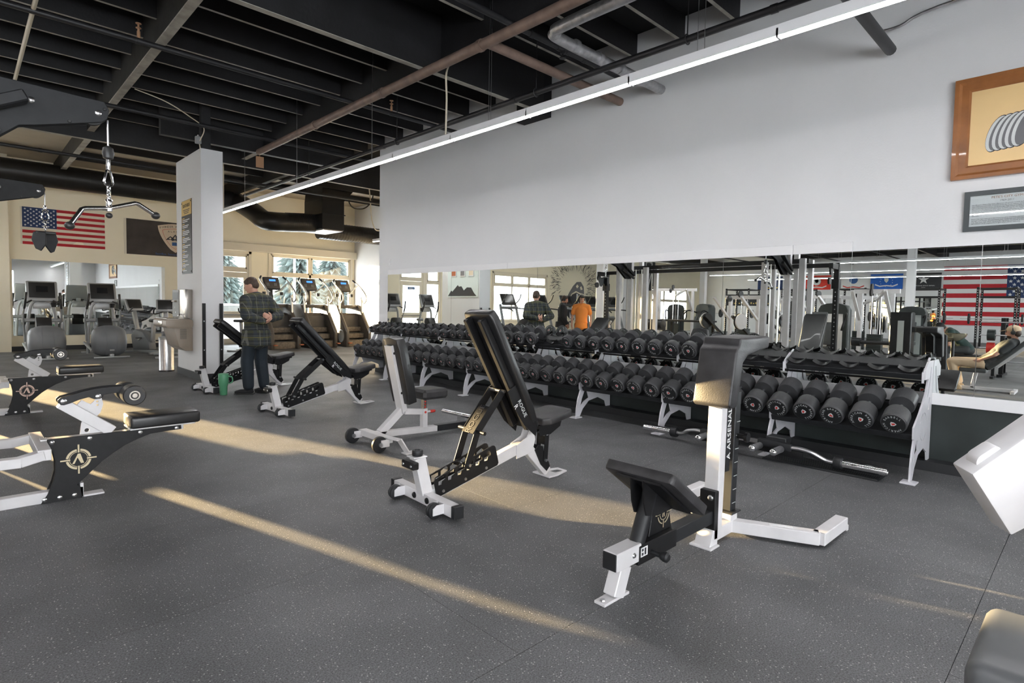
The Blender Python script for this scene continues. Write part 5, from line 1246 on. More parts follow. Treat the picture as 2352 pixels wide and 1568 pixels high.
P(B().lathe([(.012, 0), (.018, .01), (.018, .045), (.024, .05), (.022, .06)], (0, 0, 2.035), Z3, 14).lathe([(.02, 0), (.022, .02)], (0, 0, 2.015), Z3, 14), 'swivel', 'chrome')
d1 = Vector((.195, .045, .04)); d0 = Vector((-.155, -.035, -.035))
c0 = Vector((0, 0, 2.075-.04))
P(B().tube([c0+Vector((-.225, -.05, -.145)), c0+Vector((-.158, -.035, -.03)), c0+Vector((-.14, -.03, -.022)), c0, c0+Vector((.165, .038, .062)), c0+Vector((.185, .043, .058)), c0+Vector((.295, .066, -.005))], .0155, 14), 'bar', 'chrome')
for e in (Vector((-.228, -.051, -.15)), Vector((.298, .067, -.008))): P(B().ell(c0+e, (.030, .030, .027), 16, 10), 'ball_end', 'dark_plastic')
P(B().ell(c0+Vector((0, 0, -.05)), (.022, .022, .02), 12, 8), 'stop_ball', 'dark_plastic')
ah = thing('cable_attachment', 'black neutral grip cable handle hanging on a chain before the flag', 'handle', (.772, 8.92, 0))
P = lambda b, n, m, bev=0, par=None, **q: b.build(n, m, par or ah, bev=bev, seg=1, **q)
P(B().cyl((0, 0, 2.66), (0, 0, 2.50), .006, 8), 'cable', 'steel'); P(B().lathe([(.014, 0), (.02, .02), (.012, .05)], (0, 0, 2.46), Z3, 12), 'ferrule', 'chrome')
P(B().tube([Vector((q[0], 0, q[1])) for q in [(0, 2.46), (.02, 2.44), (.036, 2.38), (.03, 2.34), (0, 2.33), (-.03, 2.34), (-.036, 2.38), (-.02, 2.44)]], .007, 8, True), 'carabiner', 'chrome')
for i in range(4): P(B().tube(link_loop((0, 0, 2.31-.03*i), .013, .024, .005, (math.pi/2)*(i % 2)), .0055, 6, True), 'chain_link', 'chrome')
P(B().bb(-.10, .10, -.03, .03, 2.165, 2.20), 'handle_block', 'dark_plastic', .01)
for s in (-1, 1): P(B().prism([(-.01, .0), (.12, .0), (.145, -.09), (.10, -.22), (.06, -.24), (.0, -.16)], (0, s*.06-.0, 2.19), Vector((1, s*.5, 0)), Z3, .022).prism([(.01, .0), (-.12, .0), (-.14, -.09), (-.10, -.2), (-.05, -.22), (.0, -.14)], (0, s*.06, 2.19), Vector((1, s*.4, 0)), Z3, .02) if s > 0 else B().prism([(-.12, 0), (.0, .0), (.0, -.15), (-.05, -.23), (-.10, -.2), (-.14, -.1)], (0, -.05, 2.19), Vector((1, -.4, 0)), Z3, .022), 'grip_plate', 'black_satin', .006)

# ================================================================ the rest of the hall, seen in the mirror
def treadmill(label, loc, rz):
    t = thing('treadmill', label, 'treadmill', loc, rz, 'treadmills facing the windows'); t.scale = (1.2, 1.2, 1.2)
    P = lambda b, n, m, bev=0, par=None, **q: b.build(n, m, par or t, bev=bev, seg=2, **q)
    P(B().bb(-.42, .42, -1.0, 1.0, .06, .22), 'deck', 'dark_plastic', .02); P(B().bb(-.27, .27, -.98, .7, .22, .228), 'belt', 'base_black')
    P(B().prism([(.62, .2), (1.05, .2), (1.0, .34), (.7, .36)], (0, 0, 0), Y3, Z3, .8), 'motor_hood', 'grey_plastic', .03)
    for s in (-1, 1):
        P(B().bar((s*.40, .75, .2), (s*.38, 1.05, 1.25), .09, .06, Y3), 'upright', 'grey_plastic', .01)
        P(B().tube(smooth_path([(s*.40, 1.0, 1.12), (s*.40, .5, 1.08), (s*.40, .35, 1.0)], 4), .022, 8), 'hand_rail', 'dark_plastic')
        P(B().tube(smooth_path([(s*.32, 1.02, 1.25), (s*.38, .86, 1.42), (s*.36, .74, 1.62)], 4), .02, 8), 'grip_horn', 'dark_plastic')
    M = Matrix.Rotation(R(-24), 3, 'X')
    cb = P(B().box((0, 1.05, 1.42), (.66, .07, .44), M), 'console', 'dark_plastic', .03); P(B().box(Vector((0, 1.05, 1.43))+M@Vector((0, -.04, 0)), (.44, .006, .28), M), 'screen', 'screen_dark', 0, cb)
    P(B().bb(-.40, .40, .92, 1.08, 1.08, 1.18), 'console_bar', 'grey_plastic', .02)
    return t
for i, (x, y) in enumerate(((-4.3, 16.6), (-5.7, 16.0), (-7.1, 15.7), (-8.5, 15.4), (-9.9, 15.2))): treadmill('dark treadmill facing the windows, seen in the mirror, %s from the numbered door' % ORD[i], (x, y, 0), 0)
def elliptical2(label, loc, rz):
    t = elliptical(label, loc, rz); t['group'] = 'cross trainers by the numbered door'; return t
def incline_bench(label, loc, rz, ang=60, L_=.95, hs=.42):
    t = thing('incline_bench', label, 'bench', loc, rz, 'fixed incline benches')
    P = lambda b, n, m, bev=.003, par=None, **q: b.build(n, m, par or t, bev=bev, seg=1, **q)
    a = R(ang); d = Vector((-math.cos(a), 0, math.sin(a)))
    n = Vector((math.sin(a), 0, math.cos(a)))
    h = Vector((.0, 0, hs))
    B().prism([(0, -.15), (L_, -.16), (L_, .16), (0, .15)], h+n*.03, d, Y3, .075).build('back_pad', 'vinyl_grey', t, bev=.018, seg=2)
    B().bb(.04, .44, -.16, .16, hs-.06, hs+.02).build('seat', 'vinyl_grey', t, bev=.018, seg=2)
    P(B().bar(h+d*.1-n*.03, h+d*(L_-.1)-n*.03, .06, .05, n), 'back_beam', 'white_paint'); P(B().bar(h+d*(L_*.75)-n*.05, (d.x*L_*.75-.05, 0, 0), .06, .06, X3), 'rear_leg', 'white_paint')
    P(B().bar((-.35, 0, .04), (.5, 0, .04), .06, .06, Z3).bar((.25, 0, .04), (.2, 0, hs-.05), .06, .06, X3).bar((-.35, -.3, .03), (-.35, .3, .03), .06, .05, Z3).bar((.48, -.25, .03), (.48, .25, .03), .06, .05, Z3), 'base', 'white_paint')
    return t
incline_bench('grey incline bench seen in the mirror left of the white panel machine', (-2.2, 4.83, 0), R(-4), 68, 1.05)
incline_bench('grey incline bench seen in the mirror beside the white column', (-1.2, 10.7, 0), R(95), 48, .95)

def selector(label, loc, rz, front, h=1.65, grp='selector machines'):
    t = thing('weight_machine', label, 'weight machine', loc, rz, grp)
    P = lambda b, n, m, bev=.004, par=None, **q: b.build(n, m, par or t, bev=bev, seg=1, **q)
    P(B().prism([(-.36, 0), (.36, 0), (.36, h-.18), (.30, h-.06), (.15, h-.01), (0, h), (-.15, h-.01), (-.30, h-.06), (-.36, h-.18)], (0, 0, 0), Y3, Z3, .34), 'stack_shroud', 'dado_dark', .02)
    P(B().bb(.172, .182, -.25, .25, .12, h-.28), 'front_panel', front, .002)
    P(B().bb(.18, 1.1, -.05, .05, .0, .08).bb(1.0, 1.08, -.35, .35, 0, .08), 'base', 'black_metal')
    P(B().bar((.18, 0, .6), (.62, 0, .36), .09, .09, Z3).bar((.62, 0, .05), (.62, 0, .42), .08, .08, X3), 'seat_frame', 'black_metal')
    B().bb(.48, .92, -.2, .2, .42, .52).build('seat', 'vinyl_grey', t, bev=.02, seg=2); B().box((.40, 0, .85), (.09, .34, .6), Matrix.Rotation(R(-10), 3, 'Y')).build('back_pad', 'vinyl_grey', t, bev=.02, seg=2)
    for s in (-1, 1): P(B().tube(smooth_path([(.15, s*.3, 1.30), (.5, s*.42, 1.38), (.75, s*.44, 1.15), (.78, s*.4, .95)], 5), .026, 10), 'press_arm', 'black_metal', 0)
    return t
selector('dark arched weight machine with a pale front panel, seen in the mirror', (-4.1, 5.0, 0), 0, 'trim_white')
selector('tall dark weight machine with small arched top beside the large American flag', (-9.5, 4.3, 0), 0, 'sheet_grey')
selector('dark weight machine behind the cable tower, seen in the mirror', (-8.4, 10.9, 0), R(20), 'base_black')
selector('dark weight machine in front of the far windows, seen in the mirror', (-10.5, 13.4, 0), R(-30), 'base_black')
# tall black tower machine with angled arm
tm = thing('leg_machine', 'tall black tower leg machine with angled padded arm, seen in the mirror', 'weight machine', (-2.6, 3.15, 0))
P = lambda b, n, m, bev=.004, par=None, **q: b.build(n, m, par or tm, bev=bev, seg=1, **q)
P(B().bb(-.16, .16, -.20, .22, 0, 1.44), 'tower', 'black_metal', .02)
P(B().prism([(-.2, 1.12), (-.60, 1.12), (-.82, .95), (-.85, .1), (-.72, .1), (-.70, .88), (-.55, 1.0), (-.2, 1.0)], (0, 0, 0), Y3, Z3, .14), 'arm_frame', 'black_satin', .008)
P(B().bb(.17, .175, -.06, .06, .55, 1.25), 'tower_stripe', 'sheet_grey', 0)
P(B().cyl((.0, .2, .72), (.0, .85, .72), .045, 16), 'roller', 'vinyl', 0); P(B().cyl((.0, .82, .72), (.0, 1.0, .72), .10, 20), 'roller_hub', 'black_satin', 0)
P(B().bb(-.3, .3, -.9, .3, 0, .06), 'base', 'white_paint')
B().bb(-.2, .2, -.75, -.35, .40, .50).build('seat', 'vinyl_grey', tm, bev=.02, seg=2)
def frame_machine(label, loc, rz, w=1.1, h=2.05, kind=0):
    t = thing('cable_machine', label, 'weight machine', loc, rz, 'white framed machines')
    P = lambda b, n, m, bev=.004, par=None, **q: b.build(n, m, par or t, bev=bev, seg=1, **q)
    for y in (-w/2, w/2): P(B().bb(-.045, .045, y-.045, y+.045, 0, h), 'post', 'white_paint'); P(B().bb(-.5, .5, y-.04, y+.04, 0, .07), 'foot', 'white_paint')
    P(B().bb(-.05, .05, -w/2-.15, w/2+.15, h-.05, h+.06), 'top_beam', 'white_paint'); P(B().bb(-.04, .04, -w/2, w/2, .25, .33), 'low_beam', 'white_paint')
    P(B().bar((.0, -w/2, h*.62), (.75, -w/2, h), .06, .07, Y3).bar((.0, w/2, h*.62), (.75, w/2, h), .06, .07, Y3).bar((.75, -w/2, h), (.0, 0, h-.2), .06, .07, Z3), 'boom', 'white_paint')
    for i in range(12): B().bb(-.10, .10, -.16, .16, .34+.045*i, .38+.045*i).build('weight_plate', 'dado_dark', t, flat=True)
    P(B().cyl((0, -.1, .3), (0, -.1, h), .012, 8).cyl((0, .1, .3), (0, .1, h), .012, 8), 'guide_rod', 'chrome', 0); P(B().cyl((0.0, 0, .9), (0, 0, h), .005, 6), 'cable', 'steel', 0)
    P(B().lathe([(.03, -.02), (.10, -.02), (.085, 0), (.10, .02), (.03, .02)], (.05, .1, h+.1), Y3, 20).lathe([(.03, -.02), (.09, -.02), (.08, 0), (.09, .02), (.03, .02)], (.7, -.05, h-.05), Y3, 20), 'pulley', 'dark_plastic', 0)
    if kind:
        P(B().bar((.1, -w/2, .5), (1.1, -w/2, 1.25), .06, .08, Y3).bar((.1, w/2, .5), (1.1, w/2, 1.25), .06, .08, Y3), 'lever_arm', 'black_satin')
        for s in (-1, 1):
            for i in range(2): P(B().lathe([(.03, 0), (.22, .0), (.225, .01), (.225, .035), (.22, .045), (.03, .045)], (.9, s*(w/2+.06+.06*i), 1.1), (0, s, 0), 28), 'plate_disc', ('black_satin', 'white_paint')[i], 0)
        B().box((.45, 0, .55), (.5, .3, .09), Matrix.Rotation(R(-25), 3, 'Y')).build('pad', 'vinyl', t, bev=.02, seg=2)
    return t
frame_machine('white framed cable machine beside the black tower machine, seen in the mirror', (-3.9, 4.0, 0), 0, .7, 1.95)
frame_machine('white framed lever machine with black arms right of the cable tower, seen in the mirror', (-4.2, 7.5, 0), R(15), 1.0, 1.80, 1)
frame_machine('white framed pulldown with a wide top beam, seen in the mirror', (-7.0, 11.4, 0), R(-10), 1.3, 2.15)
frame_machine('white framed lever machine before the blue flag, seen in the mirror', (-7.5, 6.4, 0), R(25), 1.1, 1.9, 1)
frame_machine('white framed lever machine between the arched machine and the black tower', (-6.3, 5.0, 0), R(-15), 1.0, 1.85, 1)
frame_machine('white framed machine at the far side before the scarlet flag', (-12.0, 8.8, 0), R(10), 1.2, 1.9, 1)
# black table bench and preacher bench far behind
bt_ = thing('flat_table', 'black flat topped bench table far behind the dumbbells, seen in the mirror', 'table', (-6.0, 10.3, 0))
B().bb(-.35, .35, -.9, .9, .98, 1.04).build('top', 'black_satin', bt_, bev=.006)
for x in (-.28, .28):
    for y in (-.8, .8): B().bb(x-.04, x+.04, y-.04, y+.04, 0, .98).build('leg', 'black_metal', bt_)
pb_ = thing('preacher_bench', 'black barrel padded preacher bench beside the cable tower, seen in the mirror', 'bench', (-2.2, 9.35, 0))
B().cyl((0, -.35, .95), (0, .35, .95), .16, 24).build('barrel_pad', 'vinyl', pb_, bev=.02); B().bb(-.05, .05, -.05, .05, 0, .82).bb(-.3, .3, -.3, .3, 0, .06).build('stand', 'white_paint', pb_, bev=.004)
# power racks and barbell storage
def power_rack(label, loc, h=2.62, d=1.3, w=1.25):
    t = thing('power_rack', label, 'power rack', loc, 0, 'black power racks before the large flags')
    for x in (0, -d):
        for y in (0, w):
            u = B().bb(x-.04, x+.04, y-.04, y+.04, 0, h).build('upright', 'black_metal', t, bev=.004, seg=1)
            ho = B()
            for i in range(20): ho.box((x+.041, y, .4+.11*i), (.003, .025, .03))
            ho.build('upright_holes', 'print_white', u, kind='stuff', flat=True)
    for z in (h-.06, h-.42):
        for x in (0, -d): B().bb(x-.03, x+.03, 0, w, z-.03, z+.03).build('crossmember', 'black_metal', t)
        for y in (0, w): B().bb(-d, 0, y-.03, y+.03, z-.03, z+.03).build('crossmember', 'black_metal', t)
    B().cyl((.09, -.55, 1.25), (.09, w+.55, 1.25), .016, 10).build('barbell', 'steel', t)
    for s, y in ((-1, -.22), (1, w+.22)): B().lathe([(.03, 0), (.225, 0), (.23, .012), (.23, .05), (.03, .06)], (.09, y, 1.25), (0, s, 0), 28).build('plate_disc', 'black_satin', t)
    return t
for i, (x, y) in enumerate(((-19, 2.6), (-19, 5.2), (-18.5, 8.0), (-18.5, 10.6), (-18, 13.4))): power_rack('tall black power rack seen in the mirror, %s from the right' % ORD[i], (x, y, 0))
bs = thing('barbell_rack', 'horizontal barbell storage rack behind the man in the tan cap', 'rack', (-4.8, .85, 0))
for y in (-.55, .75):
    for x in (-.25, .25): B().bb(x-.04, x+.04, y-.04, y+.04, 0, 1.35).build('post', 'black_metal', bs)
    B().bb(-.5, .5, y-.05, y+.05, 0, .06).build('foot', 'black_metal', bs)
for z in (.35, .65, .95, 1.25): B().cyl((.3, -1.0, z), (.3, 1.15, z), .016, 10).build('barbell', 'steel', bs); B().bb(-.3, .34, -.58, -.52, z-.06, z-.02).bb(-.3, .34, .72, .78, z-.06, z-.02).build('arm', 'black_metal', bs)
for i, z in enumerate((.35, .65, .95)):
    for y in (-.8, .95): B().lathe([(.03, 0), (.13, 0), (.13, .14), (.03, .14)], (.3, y-.07, z), Y3, 22).build('bumper', ('black_satin', 'red', 'dado_dark')[i], bs)
bw = thing('chalk_stand', 'polished bowl shaped chalk stand beside the bent over man, seen in the mirror', 'stand', (-3.1, 2.3, 0))
B().lathe([(.05, .0), (.14, .03), (.22, .10), (.25, .17), (.245, .175), (.20, .12), (.02, .05)], (0, 0, .82), Z3, 32).build('bowl', 'bronze_bowl', bw)
B().lathe([(.18, 0), (.18, .02), (.04, .04), (.035, .82), (.06, .84)], n=20).build('stem', 'black_metal', bw)
# white square columns in the hall
for i, (x, y) in enumerate(((-3.5, 12.27), (-16.0, 15.0), (-14.0, 5.3), (-12.2, 17.5))):
    S(B().bb(x-.14, x+.14, y-.14, y+.14, 0, CEIL).build('trim_%d' % (10+i), 'trim_white', bev=.006, seg=1))
# flags on the far wall (facing +x): hoist towards -y, fly towards +y as photographed in the mirror
us_flag('huge American flag on the far wall, seen in the mirror at the right edge', (XL+.03, 1.75, 3.95), Y3, 4.28, 3.07, sag=1.0)
def banner(name, label, y0, w, z0, h, m, deco):
    t = thing(name, label, 'flag', (XL+.012, y0, z0), 0, 'service flags on the far wall')
    vs = []; fs = []
    for i in range(13):
        for j in range(5): vs.append((.01+.012*math.sin(i*.9+j*.4), w*i/12, h*j/4))
    for i in range(12):
        for j in range(4): a = i*5+j; fs.append((a, a+5, a+6, a+1))
    B().add(vs, fs).build('field', m, t); deco(t, w, h)
    return t
def star(t, c, r, m, n=5, k=.4):
    pts = [((r if q % 2 == 0 else r*k)*math.cos(math.pi/2+q*math.pi/n), (r if q % 2 == 0 else r*k)*math.sin(math.pi/2+q*math.pi/n)) for q in range(2*n)]
    B().prism(pts, (.028, c[0], c[1]), Y3, Z3, .003).build('star', m, t, flat=True)
def seal(t, c, r, m): B().lathe([(r, 0), (r, .004), (r*.7, .006)], (.026, c[0], c[1]), X3, 20).build('seal', m, t)
def ribbon(t, w, z, m): B().prism([(w*.15, z+.10), (w*.3, z), (w*.5, z+.04), (w*.7, z), (w*.85, z+.10), (w*.85, z+.17), (w*.7, z+.07), (w*.5, z+.11), (w*.3, z+.07), (w*.15, z+.17)], (.028, 0, 0), Y3, Z3, .003).build('ribbon', m, t, flat=True)
def d_space(t, w, h):
    star(t, (w*.5, h*.58), .26, 'print_white', 5, .38)
    text('UNITED STATES SPACE FORCE', .075, 'print_white', t, (.03, w*.5, h*.2), Y3, Z3); text('MMXIX', .055, 'print_white', t, (.03, w*.5, h*.09), Y3, Z3)
def d_af(t, w, h):
    for i in range(13): a = i*2*math.pi/13; star(t, (w*.5+.30*math.cos(a), h*.5+.28*math.sin(a)), .028, 'print_white')
    B().prism([(-.10, .14), (.10, .14), (.10, 0), (0, -.12), (-.10, 0)], (.028, w*.5, h*.55), Y3, Z3, .003).build('shield', 'board_pale', t, flat=True); ribbon(t, w, h*.15, 'print_white')
def d_army(t, w, h):
    seal(t, (w*.5, h*.64), .22, 'blue_print'); star(t, (w*.5, h*.64), .16, 'print_white'); ribbon(t, w, h*.08, 'red')
def d_marine(t, w, h):
    seal(t, (w*.5, h*.58), .24, 'print_grey'); seal(t, (w*.5, h*.6), .15, 'print_gold'); ribbon(t, w, h*.1, 'print_white')
def d_navy(t, w, h):
    seal(t, (w*.5, h*.55), .26, 'print_white'); seal(t, (w*.5, h*.55), .18, 'blue_print'); ribbon(t, w, h*.06, 'yellow')
SP = 5.98
for nm_, lab, y0, m, dc_ in (('service_flag', 'charcoal flag with a white star on the far wall', 6.12, 'grey_cloth', d_space), ('service_flag', 'bright blue flag with a ring of stars on the far wall', 7.85, 'blue_cloth', d_af), ('service_flag', 'white flag with a blue seal on the far wall', 9.5, 'white_cloth', d_army), ('service_flag', 'scarlet flag with a round emblem on the far wall', 11.5, 'scarlet_cloth', d_marine), ('service_flag', 'dark blue flag behind the cable tower on the far wall', 14.3, 'navy_cloth', d_navy)):
    banner(nm_, lab, y0, 1.58, 2.78, .86, m, dc_)
bn = thing('banner_flag', 'black banner with a long white shield near the far windows', 'flag', (-18.0, YB-.01, 2.55))
B().bb(-.7, .7, -.012, 0, 0, 1.9).build('field', 'grey_cloth', bn); B().prism([(-.38, 1.75), (0, 1.85), (.38, 1.75), (.36, 1.1), (0, .15), (-.36, 1.1)], (0, -.016, 0), X3, Z3, .004, [[(-.28, 1.66), (0, 1.72), (.28, 1.66), (.27, 1.15), (0, .45), (-.27, 1.15)]]).build('shield', 'print_white', bn, flat=True)
wb = thing('wall_mirror', 'far wall mirror between the grey flag and the weight machines', 'mirror', (XL+.01, 7.4, .5)); B().bb(0, .015, -1.6, 2.0, 0, 1.85).build('mirror_panel', 'mirror', wb, flat=True)
sb = thing('wall_banner', 'long dark banner with yellow marks on the far wall behind the cable tower', 'banner', (XL+.01, 16.4, 1.75)); B().bb(0, .015, -1.6, 1.6, 0, .75).build('panel', 'grey_cloth', sb)
ym = B()
for i in range(16): ym.bb(.016, .018, -1.3+.16*i, -1.22+.16*i, .12, .12+.07+.05*(i % 2))
ym.build('yellow_print', 'print_gold', sb, kind='stuff', flat=True)
# animal mural: loose black brush strokes and an open mouthed muzzle on the back wall
mu = thing('wall_mural', 'black brush stroke mural of a roaring bear on the cream back wall', 'mural', (-10.9, YB-.004, .6))
mk = B(); rr_ = random.Random(5)
for i in range(420):
    a = rr_.uniform(0, math.pi*1.3)-.25; r = rr_.uniform(.95, 1.75); x, z = r*math.cos(a)*1.05, 1.9+r*math.sin(a)*.85
    if z < .5: continue
    L_ = rr_.uniform(.14, .38); w_ = rr_.uniform(.004, .014); th = a+rr_.uniform(-.5, .3)
    dx, dz = math.cos(th)*L_, math.sin(th)*L_
    mk.add([(x, -.004, z), (x+dx*.5-dz*w_*4, -.004, z+dz*.5+dx*w_*4), (x+dx, -.004, z+dz), (x+dx*.5+dz*w_*4, -.004, z+dz*.5-dx*w_*4)], [(0, 1, 2, 3)])
mk.build('fur_strokes', 'ink', mu, kind='stuff', flat=True)
B().prism([(-.55, 1.5), (-.2, 1.62), (.15, 1.5), (.45, 1.15), (.62, .75), (.55, .4), (.3, .2), (.05, .25), (-.1, .55), (-.25, .95), (-.45, 1.2)], (0, -.003, 0), X3, Z3, .003).build('open_mouth', 'ink', mu, flat=True)
B().prism([(-.85, 1.55), (-.8, 1.95), (-.55, 2.2), (-.2, 2.18), (.1, 1.95), (.4, 1.6), (.68, 1.2), (.8, .8), (.72, .72), (.52, 1.15), (.2, 1.55), (-.15, 1.7), (-.5, 1.6)], (0, -.003, 0), X3, Z3, .003, [[(-.72, 1.8), (-.6, 1.98), (-.48, 1.9), (-.55, 1.76)], [(-.38, 1.95), (-.25, 2.06), (-.14, 1.94), (-.25, 1.84)]]).build('muzzle', 'ink_grey', mu, flat=True)
B().prism([(-.75, 1.1), (-.5, 1.0), (-.3, .6), (-.1, .2), (.2, .0), (.45, .05), (.2, .12), (-.02, .28), (-.2, .68), (-.42, 1.1)], (0, -.003, 0), X3, Z3, .003).build('jaw', 'ink_grey', mu, flat=True)
for tri in ([(-.35, 1.52), (-.2, 1.57), (-.2, 1.1)], [(.25, 1.38), (.36, 1.25), (.2, .95)], [(-.12, .62), (-.05, .45), (.1, .85)], [(.2, .25), (.32, .22), (.32, .6)], [(.5, 1.0), (.57, .85), (.42, .8)]): B().prism(tri, (0, -.0075, 0), X3, Z3, .003).build('fang', 'paper', mu, flat=True)
# ================================================================ people
def remeshed(b, name, m, parent, vox=.012, it=3, fac=.5):
    me = b.mesh('tmp', 0); o = bpy.data.objects.new('tmp', me); COL.objects.link(o)
    r = o.modifiers.new('r', 'REMESH'); r.mode = 'VOXEL'; r.voxel_size = vox
    s = o.modifiers.new('s', 'SMOOTH'); s.iterations = it; s.factor = fac
    bpy.context.view_layer.update()
    out = bpy.data.meshes.new_from_object(o.evaluated_get(bpy.context.evaluated_depsgraph_get()))
    bpy.data.objects.remove(o); out.materials.clear()
    out.polygons.foreach_set('use_smooth', [True]*len(out.polygons))
    return link(name, out, m, parent)
def limb(b, pts, rad):
    "tapered round limb through joints, ball at each joint"
    pts = [Vector(p) for p in pts]
    for i, p in enumerate(pts): b.ell(p, (rad[i],)*3, 12, 8)
    for i in range(len(pts)-1): b.tube([pts[i], pts[i+1]], [rad[i], rad[i+1]], 12)
def hand(parent, wr, d, pn, side, curl=.5, sc=1.0):
    "wr wrist, d pointing direction, pn palm normal"
    d = Vector(d).normalized(); pn = Vector(pn); pn = (pn-d*pn.dot(d)).normalized(); s = d.cross(pn)*side   # s points to the thumb side
    b = B(); wr = Vector(wr)
    M = Matrix((s, d, pn)).transposed()
    limb(b, [wr-d*.02, wr+d*.03*sc], [.026*sc, .028*sc])
    b.ell(wr+d*.05*sc, (.042*sc, .052*sc, .017*sc), 14, 8, M)
    for i, (off, ln) in enumerate(((.030, .074), (.010, .082), (-.011, .076), (-.031, .060))):
        p = wr+d*.085*sc+s*off*sc; a = curl*(.75+.12*i); q = [p]
        dd = d
        for k, f in enumerate((.44, .32, .24)):
            dd = (math.cos(a)*dd+math.sin(a)*pn).normalized() if k else (math.cos(a*.8)*dd+math.sin(a*.8)*pn).normalized()
            p = p+dd*ln*f*sc; q.append(p); pn_ = pn
        limb(b, q, [.0105*sc, .0098*sc, .0088*sc, .0078*sc])
    p = wr+d*.03*sc+s*.034*sc; t1 = p+(s*.7+d*.75+pn*.25).normalized()*.036*sc; t2 = t1+(s*.25+d*.9+pn*(.3+curl*.5)).normalized()*.030*sc
    limb(b, [wr+d*.015*sc+s*.015*sc, p, t1, t2], [.018*sc, .0155*sc, .0125*sc, .0100*sc])
    return remeshed(b, 'hand', 'skin', parent, .0055, 2, .4)
def human(label, loc, rz, J, mats, hair='short', extras=None):
    t = thing('person', label, 'person', loc, rz)
    V = Vector; S_ = J.get('w', 1.0)
    pel, wai, che, nek, hd = [V(J[k]) for k in ('pelvis', 'waist', 'chest', 'neck', 'head')]
    H = J.get('headrot', Matrix.Identity(3))
    spine_r = Matrix.Identity(3)
    up_ = (nek-pel).normalized(); ln = V((J['shR'][0]-J['shL'][0], J['shR'][1]-J['shL'][1], J['shR'][2]-J['shL'][2])).normalized()
    fr = up_.cross(ln)*1.0
    TM = Matrix((ln, ln.cross(up_)*-1, up_)).transposed()
    def torso(b, e, hem=None):
        b.ell(che, (.175*S_+e, .115*S_+e, .20), 18, 12, TM); b.ell((che+wai)/2, (.16*S_+e, .108*S_+e, .19), 18, 12, TM)
        b.ell(wai, (.152*S_+e, .108*S_+e, .15), 18, 12, TM); b.ell(pel, (.165*S_+e, .118*S_+e, .13), 18, 12, TM)
        limb(b, [J['shL'], (V(J['shL'])+V(J['shR']))/2+up_*.03, J['shR']], [.058+e, .075+e, .058+e])
        limb(b, [che+up_*.12, nek-up_*(.035 if e > 0 else 0)], [.075+e*.5, .058+e*.4]); b.ell((wai+pel)/2, (.158*S_+e, .112*S_+e, .14), 18, 12, TM)
    body = B(); torso(body, -.006)
    limb(body, [nek-up_*.05, hd+H@V((0, -.015, -.07))], [.060, .052])
    for p, r in (((0, -.012, .025), (.077, .098, .092)), ((0, .012, -.035), (.066, .080, .075)), ((0, .040, -.082), (.042, .045, .036)), ((0, .072, -.012), (.05, .03, .05))): body.ell(hd+H@V(p), r, 16, 12, H)
    body.ell(hd+H@V((0, .104, -.028)), (.012, .018, .016), 10, 8, H); body.ell(hd+H@V((0, .096, -.008)), (.009, .014, .026), 10, 8, H)
    for s in (-1, 1): body.ell(hd+H@V((s*.079, -.012, -.022)), (.010, .022, .034), 10, 8, H)
    for s in 'LR':
        limb(body, [J['sh'+s], J['el'+s], V(J['wr'+s])], [.050, .040, .027])
        limb(body, [J['hip'+s], J['kn'+s], J['an'+s]], [.082, .056, .040])
    remeshed(body, 'body', 'skin', t, .0115, 3)
    for s in (-1, 1): B().ell(hd+H@V((s*.031, .094, .004)), (.012, .006, .007), 10, 8, H).build('eye', 'eye_dark', t)
    B().ell(hd+H@V((0, .088, -.068)), (.024, .008, .007), 10, 8, H).build('mouth', 'red', t)
    # shirt: torso plus sleeves, hem below the waist
    sh = B(); e = J.get('loose', .014); torso(sh, e)
    hz = J.get('hem')
    if hz is not None:
        d_ = (pel-wai).normalized() if J.get('hemdir') is None else V(J['hemdir'])
        sh.ell(pel+d_*hz, (.178*S_+e, .128*S_+e, .13), 18, 12, TM); sh.tube([pel-d_*.05, pel+d_*(hz+.06)], [.165*S_+e, .178*S_+e], 20)
    for s in 'LR':
        a, m_, w = V(J['sh'+s]), V(J['el'+s]), V(J['wr'+s])
        if J.get('sleeve', 'long') == 'long': limb(sh, [a, m_, m_+(w-m_)*.88], [.072+e*.6, .058+e*.6, .042+e*.5])
        else: limb(sh, [a, a+(m_-a)*.62], [.068+e*.6, .060+e*.6])
    if J.get('collar'): sh.tube([nek-up_*.03, nek+up_*.035], [.078, .068], 18)
    remeshed(sh, 'shirt', mats['shirt'], t, .011, J.get('ssm', 4), .5)
    tr_ = B(); k = J.get('baggy', 1.0)
    tr_.ell(pel-up_*.03, (.168*S_, .122*S_, .12), 18, 12, TM)
    for s in 'LR': limb(tr_, [V(J['hip'+s])+up_*.02, J['kn'+s], V(J['an'+s])+(V(J['kn'+s])-V(J['an'+s])).normalized()*.04], [.102, .078*k, .066*k])
    remeshed(tr_, 'trousers', mats['trousers'], t, .011, 4, .5)
    for s in 'LR':
        a = V(J['an'+s]); f = V(J['toe'+s])-a; f.z = 0; f.normalize(); b = B()
        q = V((a.x, a.y, 0)); zoff = J.get('footz', 0); q.z = zoff
        M = Matrix((f.cross(Z3)*-1, f, Z3)).transposed()
        b.ell(q+f*-.02+Z3*.05, (.042, .06, .05), 12, 8, M); b.ell(q+f*.08+Z3*.038, (.046, .10, .038), 12, 8, M); b.ell(q+f*.15+Z3*.03, (.043, .06, .03), 12, 8, M); b.ell(q+f*.0+Z3*.075, (.042, .05, .05), 12, 8, M)
        so = remeshed(b, 'shoe', mats['shoe'], t, .008, 2)
